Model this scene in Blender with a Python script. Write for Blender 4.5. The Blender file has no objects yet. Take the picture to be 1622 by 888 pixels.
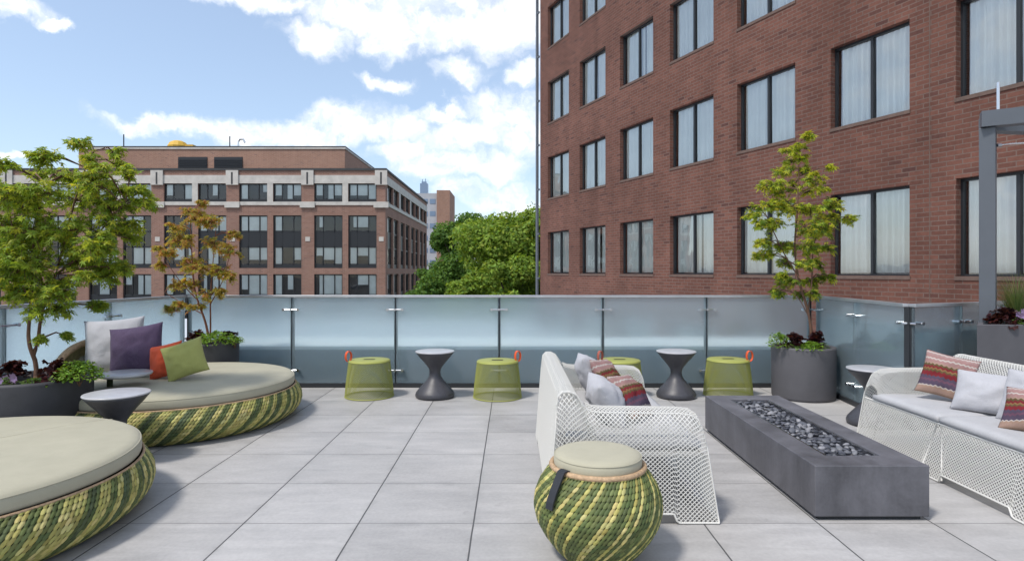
import bpy, math, random
from mathutils import Vector, Matrix, Euler, noise
R = math.radians
PI = math.pi
C = bpy.context.scene.collection
SC = bpy.context.scene

# ------------------------------------------------------------------ camera
FPX, HZ, CX, CAMH = 967.0, 430.0, 811.0, 1.334      # photograph units: focal length, horizon row, centre column
cam_d = bpy.data.cameras.new('camera'); cam = bpy.data.objects.new('camera', cam_d); C.objects.link(cam)
cam.location = (0, 0, CAMH); cam.rotation_euler = (R(90), 0, 0)
cam_d.sensor_width = 36.0; cam_d.lens = 36.0 * FPX / 1622.0
cam_d.shift_y = -(444.0 - HZ) / 1622.0
cam_d.clip_start = 0.05; cam_d.clip_end = 5000
SC.camera = cam
SC.view_settings.view_transform = 'Standard'
try: SC.view_settings.look = 'None'
except Exception: pass
SC.view_settings.gamma = 1.0
SC.view_settings.use_curve_mapping = False
SC.view_settings.exposure = 1.17
SC.cycles.use_denoising = True
SC.cycles.max_bounces = 10
SC.cycles.transparent_max_bounces = 24
SC.cycles.transmission_bounces = 8
SC.cycles.sample_clamp_indirect = 6.0

# ------------------------------------------------------------------ node helpers
def new_mat(name):
    m = bpy.data.materials.new(name); m.use_nodes = True
    nt = m.node_tree; nt.nodes.clear()
    return m, NT(nt)
class NT:
    def __init__(s, nt): s.nt = nt
    def n(s, typ, **kw):
        nd = s.nt.nodes.new(typ)
        ins = kw.pop('ins', {})
        for k, v in kw.items(): setattr(nd, k, v)
        for k, v in ins.items(): s.put(nd.inputs[k], v)
        return nd
    def put(s, sock, v):
        if isinstance(v, bpy.types.NodeSocket): s.nt.links.new(v, sock)
        elif v is not None:
            try: sock.default_value = v
            except Exception: sock.default_value = tuple(v) + (1,)
    def math(s, op, a, b=None, c=None, clamp=False):
        nd = s.n('ShaderNodeMath', operation=op, use_clamp=clamp)
        s.put(nd.inputs[0], a); s.put(nd.inputs[1], b)
        if c is not None: s.put(nd.inputs[2], c)
        return nd.outputs[0]
    def vmath(s, op, a, b=None, c=None):
        nd = s.n('ShaderNodeVectorMath', operation=op)
        s.put(nd.inputs[0], a); s.put(nd.inputs[1], b)
        if c is not None: s.put(nd.inputs[2], c)
        return nd.outputs['Value'] if op in ('LENGTH', 'DOT_PRODUCT', 'DISTANCE') else nd.outputs[0]
    def sep(s, v):
        nd = s.n('ShaderNodeSeparateXYZ'); s.put(nd.inputs[0], v); return nd.outputs
    def comb(s, x, y, z=0.0):
        nd = s.n('ShaderNodeCombineXYZ'); s.put(nd.inputs[0], x); s.put(nd.inputs[1], y); s.put(nd.inputs[2], z); return nd.outputs[0]
    def noise(s, vec, scale, detail=3, rough=0.55, dist=0.0):
        nd = s.n('ShaderNodeTexNoise'); s.put(nd.inputs['Vector'], vec); nd.inputs['Scale'].default_value = scale
        nd.inputs['Detail'].default_value = detail; nd.inputs['Roughness'].default_value = rough; nd.inputs['Distortion'].default_value = dist
        return nd.outputs['Fac']
    def mix(s, fac, a, b, blend='MIX'):
        nd = s.n('ShaderNodeMix', data_type='RGBA', blend_type=blend)
        s.put(nd.inputs[0], fac); s.put(nd.inputs[6], a); s.put(nd.inputs[7], b)
        return nd.outputs[2]
    def ramp(s, fac, stops, interp='LINEAR'):
        nd = s.n('ShaderNodeValToRGB'); s.put(nd.inputs[0], fac)
        cr = nd.color_ramp; cr.interpolation = interp
        while len(cr.elements) < len(stops): cr.elements.new(0.5)
        for e, (p, c) in zip(cr.elements, stops):
            e.position = p; e.color = (c[0], c[1], c[2], 1) if not isinstance(c, (int, float)) else (c, c, c, 1)
        return nd.outputs[0]
    def maprange(s, v, a, b, c=0.0, d=1.0, smooth=True):
        nd = s.n('ShaderNodeMapRange', interpolation_type='SMOOTHSTEP' if smooth else 'LINEAR')
        s.put(nd.inputs[0], v)
        for i, x in enumerate((a, b, c, d)): s.put(nd.inputs[i + 1], x)
        return nd.outputs[0]
    def bump(s, h, strength=0.3, dist=0.01):
        nd = s.n('ShaderNodeBump'); nd.inputs['Strength'].default_value = strength; nd.inputs['Distance'].default_value = dist
        s.put(nd.inputs['Height'], h); return nd.outputs[0]
    def out(s, sh):
        o = s.n('ShaderNodeOutputMaterial'); s.nt.links.new(sh, o.inputs['Surface'])
    def pbsdf(s, col, rough=0.6, metal=0.0, spec=0.5, normal=None, trans=0.0, ior=1.45, sheen=0.0):
        nd = s.n('ShaderNodeBsdfPrincipled')
        s.put(nd.inputs['Base Color'], col); s.put(nd.inputs['Roughness'], rough); s.put(nd.inputs['Metallic'], metal)
        nd.inputs['Specular IOR Level'].default_value = spec
        nd.inputs['Transmission Weight'].default_value = trans; nd.inputs['IOR'].default_value = ior
        nd.inputs['Sheen Weight'].default_value = sheen
        if normal is not None: s.put(nd.inputs['Normal'], normal)
        return nd.outputs[0]
    def obj(s): return s.n('ShaderNodeTexCoord').outputs['Object']
    def uv(s): return s.n('ShaderNodeTexCoord').outputs['UV']
    def attr(s, name):
        return s.n('ShaderNodeAttribute', attribute_name=name).outputs['Color']

# ------------------------------------------------------------------ world: sky and clouds
SUN_DIR = Vector((-0.70, -0.62, 0)).normalized() * math.cos(R(58)) + Vector((0, 0, math.sin(R(58))))
w = bpy.data.worlds.new('World'); SC.world = w; w.use_nodes = True
wn = NT(w.node_tree); w.node_tree.nodes.clear()
sky = wn.n('ShaderNodeTexSky', sky_type='NISHITA', sun_disc=False)
sky.sun_elevation = R(58); sky.sun_rotation = math.atan2(SUN_DIR.x, SUN_DIR.y)
sky.altitude = 50; sky.air_density = 1.0; sky.dust_density = 1.2; sky.ozone_density = 1.5
dirv = wn.n('ShaderNodeTexCoord').outputs['Generated']
warp = wn.n('ShaderNodeTexNoise'); wn.put(warp.inputs['Vector'], dirv)
warp.inputs['Scale'].default_value = 13; warp.inputs['Detail'].default_value = 7; warp.inputs['Roughness'].default_value = 0.58
wv = wn.vmath('SCALE', wn.vmath('SUBTRACT', warp.outputs['Color'], (0.5, 0.5, 0.5)))
wv.node.inputs['Scale'].default_value = 0.095
dw = wn.vmath('ADD', dirv, wv)
PUFFS = [(505, 58, 50, 28), (600, 62, 32, 26), (560, 22, 90, 30), (680, 50, 90, 36), (760, 40, 80, 45), (820, 30, 60, 50), (400, -8, 95, 20), (640, 10, 120, 30),
         (735, 118, 46, 20), (600, 128, 38, 12), (10, 6, 60, 22), (98, 42, 18, 11),
         (235, 200, 62, 16), (385, 212, 66, 22), (320, 204, 40, 12), (500, 215, 60, 24), (545, 190, 62, 30), (620, 196, 60, 24), (690, 178, 50, 14),
         (735, 215, 80, 26), (800, 178, 60, 38), (836, 215, 60, 40), (700, 258, 80, 26), (790, 262, 60, 24), (720, 300, 40, 16), (800, 312, 70, 24), (640, 240, 50, 18), (830, 120, 24, 20),
         (8, 248, 34, 9), (1000, 60, 160, 90), (1100, 240, 160, 90)]
field = None
for px, py, rx, ry in PUFFS:
    v = Vector(((px - CX) / FPX, 1, (HZ - py) / FPX)); L = v.length; v.normalize()
    d = wn.vmath('SUBTRACT', dw, (v.x, 0.0, v.z))
    d = wn.vmath('MULTIPLY', d, (FPX * L / rx, 0.0, FPX * L / ry))
    f = wn.math('SUBTRACT', 1.0, wn.vmath('LENGTH', d))
    field = f if field is None else wn.math('SMOOTH_MAX', field, f, 0.15)
rest = wn.noise(dirv, 2.6, 8, 0.55, 0.4)
sx = wn.sep(dirv)
rest = wn.math('SUBTRACT', rest, 0.53)
ahead = wn.maprange(sx[1], 0.3, 0.55)
rest = wn.math('SUBTRACT', rest, wn.math('MULTIPLY', ahead, 0.5))
field = wn.math('MAXIMUM', wn.math('MULTIPLY', field, 1.0), wn.math('MULTIPLY', rest, 3.0))
fine = wn.noise(dw, 21, 9, 0.62)
dens = wn.math('ADD', field, wn.math('MULTIPLY', wn.math('SUBTRACT', fine, 0.5), 1.05))
cov = wn.math('POWER', wn.maprange(dens, -0.38, 0.70), 1.15)
cov = wn.math('MULTIPLY', cov, wn.maprange(sx[2], -0.01, 0.05))
# undersides: the same billows sampled a little higher up, where they are thicker the lower side is in shade
up = wn.noise(wn.vmath('ADD', dw, (0.006, 0.0, 0.016)), 21, 9, 0.62)
sh = wn.math('SUBTRACT', fine, up)
big = wn.noise(dw, 7, 4, 0.55)
lit = wn.math('ADD', wn.math('MULTIPLY', sh, 1.7), wn.math('MULTIPLY', wn.math('SUBTRACT', big, 0.5), 1.0))
lit = wn.math('SUBTRACT', wn.math('ADD', lit, 0.62), wn.math('MULTIPLY', wn.math('MAXIMUM', dens, 0.0), 0.22))
ccol = wn.ramp(lit, [(0.22, (3.7, 4.1, 4.75)), (0.46, (4.7, 4.95, 5.3)), (0.66, (5.5, 5.55, 5.65))])
skyc = wn.vmath('MULTIPLY', sky.outputs[0], (0.76, 0.755, 0.75))
skyc = wn.mix(0.18, skyc, (4.9, 5.8, 7.0, 1))     # the thin high veil that pales the blue
wc = wn.mix(cov, skyc, ccol)
bg = wn.n('ShaderNodeBackground'); wn.put(bg.inputs[0], wc); bg.inputs[1].default_value = 0.106
wo = wn.n('ShaderNodeOutputWorld'); w.node_tree.links.new(bg.outputs[0], wo.inputs[0])

sun_d = bpy.data.lights.new('sun', 'SUN'); sun = bpy.data.objects.new('sun', sun_d); C.objects.link(sun)
sun_d.energy = 1.4; sun_d.angle = R(8); sun_d.color = (1.0, 0.95, 0.88)
sun.rotation_euler = SUN_DIR.to_track_quat('Z', 'Y').to_euler()

# ------------------------------------------------------------------ mesh helpers
class MB:
    def __init__(s): s.v = []; s.f = []; s.mi = []; s.col = []; s.uv = {}
    def add(s, vs, fs, mi=0, col=None, uvs=None):
        o = len(s.v); s.v += [tuple(p) for p in vs]
        for k, f in enumerate(fs):
            s.f.append(tuple(i + o for i in f)); s.mi.append(mi); s.col.append(col)
            if uvs is not None: s.uv[len(s.f) - 1] = [uvs[i] for i in f]
    def box(s, x0, x1, y0, y1, z0, z1, mi=0):
        vs = [(x, y, z) for z in (z0, z1) for y in (y0, y1) for x in (x0, x1)]
        s.add(vs, [(0, 2, 3, 1), (4, 5, 7, 6), (0, 1, 5, 4), (2, 6, 7, 3), (0, 4, 6, 2), (1, 3, 7, 5)], mi)
    def quad(s, a, b, c, d, mi=0, col=None): s.add([a, b, c, d], [(0, 1, 2, 3)], mi, col)
    def tube(s, pts, rad, n=8, mi=0, cap=True, closed=False):
        pts = [Vector(p) for p in pts]; m = len(pts)
        if not hasattr(rad, '__len__'): rad = [rad] * m
        vs = []; up = Vector((0.13, 0.21, 0.97))
        for i, p in enumerate(pts):
            if closed: t = pts[(i + 1) % m] - pts[i - 1]
            else: t = pts[min(i + 1, m - 1)] - pts[max(i - 1, 0)]
            t = t.normalized() if t.length > 1e-9 else Vector((0, 0, 1))
            a = t.cross(up)
            if a.length < 0.15: a = t.cross(Vector((1, 0, 0)))
            a.normalize(); b = t.cross(a)
            for k in range(n):
                th = 2 * PI * k / n
                vs.append(p + (a * math.cos(th) + b * math.sin(th)) * rad[i])
        fs = []
        for i in range(m if closed else m - 1):
            j = (i + 1) % m
            for k in range(n):
                k2 = (k + 1) % n
                fs.append((i * n + k, i * n + k2, j * n + k2, j * n + k))
        if cap and not closed:
            fs.append(tuple(range(n)))
            fs.append(tuple((m - 1) * n + k for k in range(n - 1, -1, -1)))
        s.add(vs, fs, mi)
    def lathe(s, prof, n=48, cx=0, cy=0, cap0=True, cap1=True, mi=0):
        vs = []; m = len(prof)
        for r, z in prof:
            for k in range(n):
                th = 2 * PI * k / n
                vs.append((cx + r * math.cos(th), cy + r * math.sin(th), z))
        fs = []
        for i in range(m - 1):
            for k in range(n):
                k2 = (k + 1) % n
                fs.append((i * n + k, i * n + k2, (i + 1) * n + k2, (i + 1) * n + k))
        if cap0: fs.append(tuple(range(n - 1, -1, -1)))
        if cap1: fs.append(tuple((m - 1) * n + k for k in range(n)))
        s.add(vs, fs, mi)

def parent_loc(p):
    l = Vector((0, 0, 0))
    while p is not None: l += p.location; p = p.parent
    return l
def build(name, mb, mats, parent=None, smooth=False, world=False, bevel=0, solid=0, auto=None):
    me = bpy.data.meshes.new(name)
    vs = mb.v
    if world and parent is not None:
        pl = parent_loc(parent); vs = [(x - pl.x, y - pl.y, z - pl.z) for x, y, z in vs]
    me.from_pydata(vs, [], mb.f)
    if not isinstance(mats, (list, tuple)): mats = [mats]
    for m in mats: me.materials.append(m)
    me.polygons.foreach_set('material_index', mb.mi)
    if smooth: me.polygons.foreach_set('use_smooth', [True] * len(mb.f))
    if any(c is not None for c in mb.col):
        at = me.color_attributes.new('Col', 'FLOAT_COLOR', 'CORNER')
        buf = []
        for f, c in zip(mb.f, mb.col):
            c = c or (1, 1, 1); buf += [c[0], c[1], c[2], 1.0] * len(f)
        at.data.foreach_set('color', buf)
    if mb.uv:
        ul = me.uv_layers.new(name='UVMap'); buf = []
        for i, f in enumerate(mb.f):
            for q in (mb.uv.get(i) or [(0, 0)] * len(f)): buf += [q[0], q[1]]
        ul.data.foreach_set('uv', buf)
    me.update()
    o = bpy.data.objects.new(name, me); C.objects.link(o)
    if parent is not None: o.parent = parent
    if bevel:
        b = o.modifiers.new('bevel', 'BEVEL'); b.width = bevel; b.segments = 3; b.limit_method = 'ANGLE'; b.angle_limit = R(40)
        me.polygons.foreach_set('use_smooth', [True] * len(mb.f))
        try: b.harden_normals = True
        except Exception: pass
    if solid:
        b = o.modifiers.new('solid', 'SOLIDIFY'); b.thickness = solid; b.offset = 0
    return o
def tag(o, label=None, cat=None, group=None, kind=None):
    if label: o['label'] = label
    if cat: o['category'] = cat
    if group: o['group'] = group
    if kind: o['kind'] = kind
    return o
def thing(name, label, cat, loc=(0, 0, 0), rz=0, group=None):
    o = bpy.data.objects.new(name, None); C.objects.link(o); o.empty_display_size = 0.1
    o.location = loc; o.rotation_euler = (0, 0, rz)
    return tag(o, label, cat, group)
def kids(o): return [c for c in C.objects if c.parent == o]
def copy_tree(o, parent=None):
    c = o.copy(); C.objects.link(c); c.parent = parent
    for ch in kids(o): copy_tree(ch, c)
    return c
def dup(o, label, loc, rz=None, group=None):
    c = copy_tree(o); c.location = loc
    if rz is not None: c.rotation_euler = (0, 0, rz)
    c['label'] = label
    if group: c['group'] = group
    return c
def PX(px, py, Y): return Vector(((px - CX) / FPX * Y, Y, CAMH - (py - HZ) / FPX * Y))

# ------------------------------------------------------------------ materials
def simple(name, col, rough=0.6, metal=0.0, spec=0.5, nscale=0, namt=0.0, bump=0.0, bscale=200, sheen=0):
    m, t = new_mat(name)
    c = (col[0], col[1], col[2], 1); nm = None
    ob = t.obj()
    if nscale:
        f = t.noise(ob, nscale, 5, 0.6)
        k = t.maprange(f, 0.3, 0.7, 1 - namt, 1 + namt, False)
        c = t.mix(1.0, c, t.comb(k, k, k), 'MULTIPLY')
    if bump: nm = t.bump(t.noise(ob, bscale, 3), bump, 0.004)
    t.out(t.pbsdf(c, rough, metal, spec, nm, sheen=sheen)); return m

M = {}
M['dark_frame'] = simple('dark_frame', (0.018, 0.02, 0.024), 0.4)
M['steel'] = simple('steel', (0.62, 0.63, 0.65), 0.22, 1.0)
M['rail_cap'] = simple('rail_cap', (0.5, 0.51, 0.53), 0.38, 0.8, nscale=6, namt=0.1)
M['black_metal'] = simple('black_metal', (0.025, 0.028, 0.032), 0.45)
M['charcoal_plastic'] = simple('charcoal_plastic', (0.055, 0.055, 0.064), 0.42, nscale=30, namt=0.12, bump=0.15, bscale=500)
M['table_top'] = simple('table_top', (0.44, 0.44, 0.46), 0.3, nscale=12, namt=0.1, bump=0.1)
M['planter'] = simple('planter', (0.048, 0.048, 0.054), 0.6, nscale=7, namt=0.18, bump=0.25, bscale=300)
M['planter_light'] = simple('planter_light', (0.095, 0.093, 0.102), 0.62, nscale=5, namt=0.1, bump=0.25, bscale=250)
M['soil'] = simple('soil', (0.03, 0.022, 0.016), 0.95, nscale=40, namt=0.4, bump=0.8, bscale=90)
M['white_mesh'] = simple('white_mesh', (0.66, 0.65, 0.615), 0.5)
M['green_mesh'] = simple('green_mesh', (0.33, 0.345, 0.085), 0.45)
M['slot'] = simple('slot', (0.05, 0.05, 0.03), 0.6)
M['orange_strap'] = simple('orange_strap', (0.72, 0.095, 0.02), 0.5)
M['brown_strap'] = simple('brown_strap', (0.36, 0.09, 0.06), 0.5)
M['pole_gray'] = simple('pole_gray', (0.10, 0.112, 0.13), 0.38, nscale=3, namt=0.06)
M['limestone'] = simple('limestone', (0.52, 0.49, 0.45), 0.8, nscale=1.2, namt=0.14)
M['roof_dark'] = simple('roof_dark', (0.05, 0.05, 0.052), 0.7, nscale=1, namt=0.2)
M['louver'] = simple('louver', (0.02, 0.022, 0.028), 0.5)
M['yellow_tarp'] = simple('yellow_tarp', (0.62, 0.38, 0.05), 0.6)
M['parapet'] = simple('parapet', (0.06, 0.095, 0.105), 0.7, nscale=3, namt=0.1)
M['parapet_cap'] = simple('parapet_cap', (0.80, 0.80, 0.80), 0.5)
M['roof_pale'] = simple('roof_pale', (0.50, 0.53, 0.56), 0.8, nscale=0.6, namt=0.06)
M['rope_trim'] = simple('rope_trim', (0.44, 0.30, 0.18), 0.7, nscale=60, namt=0.3, bump=0.5, bscale=120)
M['wicker_back'] = simple('wicker_back', (0.16, 0.14, 0.06), 0.7, nscale=30, namt=0.4, bump=0.5, bscale=60)
M['wicker_under'] = simple('wicker_under', (0.03, 0.04, 0.015), 0.8)
M['black_strap'] = simple('black_strap', (0.022, 0.024, 0.03), 0.5, bump=0.3, bscale=300)
M['bark'] = simple('bark', (0.13, 0.07, 0.045), 0.85, nscale=25, namt=0.35, bump=0.6, bscale=60)
M['bark_red'] = simple('bark_red', (0.17, 0.065, 0.035), 0.8, nscale=25, namt=0.3, bump=0.5, bscale=60)
M['bark_far'] = simple('bark_far', (0.06, 0.045, 0.035), 0.9, nscale=2, namt=0.3)
M['haze_blue_glass'] = simple('haze_blue_glass', (0.20, 0.27, 0.38), 0.3, 0.2)  # haze over the distant tower is painted into the blue; block windows share it
M['concrete_block'] = simple('concrete_block', (0.42, 0.43, 0.46), 0.8, nscale=0.5, namt=0.1)

def fabric(name, col, col2=None, weave=420, amt=0.12, wr=0.25, rough=0.9):
    m, t = new_mat(name); ob = t.obj()
    f = t.noise(ob, weave, 2, 0.5); g = t.noise(ob, 7, 4, 0.6)
    k = t.math('ADD', t.maprange(f, 0.3, 0.7, 1 - amt, 1 + amt, False), t.maprange(g, 0.3, 0.7, -0.05, 0.05, False))
    c = t.mix(1.0, (col[0], col[1], col[2], 1), t.comb(k, k, k), 'MULTIPLY')
    if col2: c = t.mix(t.maprange(t.noise(ob, weave * 0.35, 3), 0.45, 0.6), c, (col2[0], col2[1], col2[2], 1))
    h = t.math('ADD', t.math('MULTIPLY', f, 0.15), t.math('MULTIPLY', t.noise(ob, 9, 3, 0.5, 0.6), 1.0))
    t.out(t.pbsdf(c, rough, 0, 0.25, t.bump(h, wr, 0.02), sheen=0.1)); return m
M['cushion_tan'] = fabric('cushion_tan', (0.40, 0.378, 0.285), wr=0.10, amt=0.04)
M['pillow_grey'] = fabric('pillow_grey', (0.43, 0.43, 0.455), wr=0.5)
M['pillow_purple'] = fabric('pillow_purple', (0.075, 0.05, 0.10), (0.09, 0.065, 0.115), wr=0.5)
M['pillow_orange'] = fabric('pillow_orange', (0.50, 0.08, 0.035), wr=0.5)
M['pillow_green'] = fabric('pillow_green', (0.36, 0.37, 0.12), wr=0.5)
M['seat_grey'] = fabric('seat_grey', (0.42, 0.42, 0.43), wr=0.15)

def attr_mat(name, rough=0.5, spec=0.5, trans=0.0, bump=0.0, hue=0.0):
    m, t = new_mat(name); c = t.attr('Col')
    nm = t.bump(t.noise(t.obj(), 160, 2), bump, 0.004) if bump else None
    sh = t.pbsdf(c, rough, 0, spec, nm)
    if trans:
        tr = t.n('ShaderNodeBsdfTranslucent')
        t.put(tr.inputs[0], t.mix(1.0, c, (1.25, 1.15, 0.5, 1), 'MULTIPLY'))
        mx = t.n('ShaderNodeMixShader'); mx.inputs[0].default_value = trans
        t.nt.links.new(sh, mx.inputs[1]); t.nt.links.new(tr.outputs[0], mx.inputs[2]); sh = mx.outputs[0]
    t.out(sh); return m
M['leaf'] = attr_mat('leaf', 0.45, 0.4, 0.5)
M['leaf_far'] = attr_mat('leaf_far', 0.6, 0.2, 0.42)
M['wicker'] = attr_mat('wicker', 0.55, 0.35, 0, 0.6)
M['pebble'] = None

def brick_mat(name, c1, c2, mortar, bw=0.305, bh=0.1016, mt=0.011, msm=0.1, stain=0.16, bmp=0.35):
    m, t = new_mat(name); o = t.sep(t.obj())
    v = t.comb(t.math('ADD', o[0], o[1]), o[2], 0)
    b = t.n('ShaderNodeTexBrick'); t.put(b.inputs['Vector'], v)
    b.offset = 0.5; b.inputs['Scale'].default_value = 1.0
    b.inputs['Brick Width'].default_value = bw; b.inputs['Row Height'].default_value = bh
    b.inputs['Mortar Size'].default_value = mt; b.inputs['Mortar Smooth'].default_value = msm; b.inputs['Bias'].default_value = 0.0
    b.inputs['Color1'].default_value = (0, 0, 0, 1); b.inputs['Color2'].default_value = (1, 1, 1, 1); b.inputs['Mortar'].default_value = (0.5, 0.5, 0.5, 1)
    rnd = t.sep(b.outputs['Color'])[0]
    bc = t.ramp(rnd, [(0.0, c1), (0.55, [(a + d) / 2 for a, d in zip(c1, c2)]), (0.85, c2), (1.0, [c1[0] * 0.72, c1[1] * 0.76, c1[2] * 0.85])])
    mc = t.mix(b.outputs['Fac'], bc, (mortar[0], mortar[1], mortar[2], 1))
    g = t.noise(t.obj(), 0.35, 5, 0.6); g2 = t.noise(t.vmath('MULTIPLY', t.obj(), (1, 1, 0.12)), 1.6, 4, 0.6); g3 = t.noise(t.obj(), 14, 3)
    k = t.math('ADD', t.maprange(g, 0.3, 0.7, 1 - stain, 1 + stain, False), t.maprange(g2, 0.3, 0.7, -stain * 0.6, stain * 0.6, False))
    k = t.math('ADD', k, t.maprange(g3, 0.3, 0.7, -0.10, 0.10, False))
    c = t.mix(1.0, mc, t.comb(k, k, k), 'MULTIPLY')
    h = t.math('SUBTRACT', 1.0, b.outputs['Fac'])
    t.out(t.pbsdf(c, 0.85, 0, 0.25, t.bump(h, bmp, 0.01))); return m
M['brick'] = brick_mat('brick', (0.116, 0.050, 0.037), (0.158, 0.069, 0.050), (0.145, 0.098, 0.080), 0.285, 0.092, 0.010, 0.1, 0.21)
M['brick_far'] = brick_mat('brick_far', (0.225, 0.115, 0.085), (0.275, 0.15, 0.115), (0.30, 0.22, 0.18), 0.4, 0.14, 0.02, 0.2, 0.08, 0.0)
M['brick_far2'] = brick_mat('brick_far2', (0.28, 0.15, 0.105), (0.33, 0.185, 0.13), (0.36, 0.25, 0.20), 0.4, 0.13, 0.02, 0.2, 0.08, 0.0)

def glass_pane(name, tint=(0.75, 0.86, 0.88), refl=0.10):
    m, t = new_mat(name)
    lw = t.n('ShaderNodeFresnel'); lw.inputs['IOR'].default_value = 1.5
    fac = t.math('ADD', lw.outputs[0], refl, clamp=True)
    tr = t.n('ShaderNodeBsdfTransparent'); tr.inputs[0].default_value = (*tint, 1)
    gl = t.n('ShaderNodeBsdfGlossy'); gl.inputs['Roughness'].default_value = 0.02
    nb = t.bump(t.noise(t.obj(), 0.9, 2), 0.02, 0.3); t.put(gl.inputs['Normal'], nb)
    mx = t.n('ShaderNodeMixShader'); t.put(mx.inputs[0], fac)
    t.nt.links.new(tr.outputs[0], mx.inputs[1]); t.nt.links.new(gl.outputs[0], mx.inputs[2]); t.out(mx.outputs[0]); return m
M['pane'] = glass_pane('pane', (0.97, 1.0, 0.99), 0.25)
M['pane_far'] = glass_pane('pane_far', (0.9, 0.95, 0.96), 0.04)
M['room_dark'] = simple('room_dark', (0.02, 0.022, 0.026), 0.8)
M['curtain'] = simple('curtain', (0.86, 0.88, 0.86), 0.9, nscale=1.5, namt=0.06)
M['blind'] = simple('blind', (0.86, 0.88, 0.86), 0.85, nscale=0.8, namt=0.1)

def frosted(name):
    m, t = new_mat(name)
    g = t.n('ShaderNodeBsdfGlass'); g.inputs['Color'].default_value = (0.90, 0.985, 1.0, 1); g.inputs['Roughness'].default_value = 0.21; g.inputs['IOR'].default_value = 1.35
    d = t.n('ShaderNodeBsdfDiffuse'); d.inputs[0].default_value = (0.58, 0.70, 0.78, 1)
    tl = t.n('ShaderNodeBsdfTranslucent'); tl.inputs[0].default_value = (0.70, 0.84, 0.90, 1)
    m1 = t.n('ShaderNodeMixShader'); m1.inputs[0].default_value = 0.5
    t.nt.links.new(d.outputs[0], m1.inputs[1]); t.nt.links.new(tl.outputs[0], m1.inputs[2])
    m2 = t.n('ShaderNodeMixShader'); m2.inputs[0].default_value = 0.28
    t.nt.links.new(g.outputs[0], m2.inputs[1]); t.nt.links.new(m1.outputs[0], m2.inputs[2])
    gl = t.n('ShaderNodeBsdfGlossy'); gl.inputs['Roughness'].default_value = 0.06; gl.inputs['Color'].default_value = (1, 1, 1, 1)
    fr = t.n('ShaderNodeFresnel'); fr.inputs['IOR'].default_value = 1.45
    m3 = t.n('ShaderNodeMixShader'); t.put(m3.inputs[0], t.math('MULTIPLY', fr.outputs[0], 0.8))
    t.nt.links.new(m2.outputs[0], m3.inputs[1]); t.nt.links.new(gl.outputs[0], m3.inputs[2])
    t.out(m3.outputs[0]); return m
M['frosted'] = frosted('frosted')

# terrace paving: 0.61 m porcelain slabs, open joints along the depth, tight ones across
def paving():
    m, t = new_mat('paving'); ob = t.obj(); o = t.sep(ob); T = 0.61
    wob = t.noise(ob, 3.0, 2)
    xx = t.math('DIVIDE', t.math('ADD', t.math('ADD', o[0], 0.204 + T * 50), t.math('MULTIPLY', t.math('SUBTRACT', wob, 0.5), 0.004)), T)
    yy = t.math('DIVIDE', t.math('SUBTRACT', o[1], 3.241 - T * 50), T)
    fx = t.math('FRACT', xx); fy = t.math('FRACT', yy)
    dx = t.math('MULTIPLY', t.math('MINIMUM', fx, t.math('SUBTRACT', 1.0, fx)), T)
    dy = t.math('MULTIPLY', t.math('MINIMUM', fy, t.math('SUBTRACT', 1.0, fy)), T)
    jx = t.maprange(dx, 0.0022, 0.0055, 1.0, 0.0); jy = t.maprange(dy, 0.0012, 0.0035, 1.0, 0.0)
    idv = t.comb(t.math('FLOOR', xx), t.math('FLOOR', yy), 0)
    wn_ = t.n('ShaderNodeTexWhiteNoise', noise_dimensions='3D'); t.put(wn_.inputs['Vector'], idv)
    off = t.vmath('SCALE', wn_.outputs['Color']); off.node.inputs['Scale'].default_value = 9.0
    loc = t.vmath('ADD', ob, off)
    st = t.noise(t.vmath('MULTIPLY', loc, (1.0, 4.0, 1.0)), 2.2, 6, 0.65, 0.5)
    cl = t.noise(ob, 0.8, 5, 0.6); fi = t.noise(loc, 55, 3, 0.6)
    k = t.math('ADD', 1.0, t.maprange(st, 0.3, 0.7, -0.12, 0.12, False))
    k = t.math('ADD', k, t.maprange(cl, 0.3, 0.7, -0.13, 0.13, False))
    k = t.math('ADD', k, t.maprange(fi, 0.3, 0.7, -0.06, 0.06, False))
    k = t.math('ADD', k, t.maprange(wn_.outputs['Value'], 0, 1, -0.075, 0.075, False))
    spots = t.maprange(t.noise(ob, 9, 3, 0.5), 0.66, 0.74, 0.0, -0.10)
    k = t.math('ADD', k, spots)
    edge = t.math('MINIMUM', dx, dy); dirt = t.math('MULTIPLY', t.maprange(edge, 0.0, 0.05, 1.0, 0.0), t.maprange(t.noise(ob, 5, 4, 0.6), 0.42, 0.7, 0.0, -0.14))
    k = t.math('ADD', k, dirt)
    c = t.mix(1.0, (0.388, 0.378, 0.370, 1), t.comb(k, k, k), 'MULTIPLY')
    c = t.mix(jy, c, (0.17, 0.165, 0.16, 1)); c = t.mix(jx, c, (0.085, 0.085, 0.085, 1))
    h = t.math('ADD', t.math('MULTIPLY', t.math('MAXIMUM', jx, jy), -1.0), t.math('MULTIPLY', fi, 0.05))
    t.out(t.pbsdf(c, t.maprange(st, 0.3, 0.7, 0.42, 0.62, False), 0, 0.4, t.bump(h, 0.5, 0.006))); return m
M['paving'] = paving()

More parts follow.
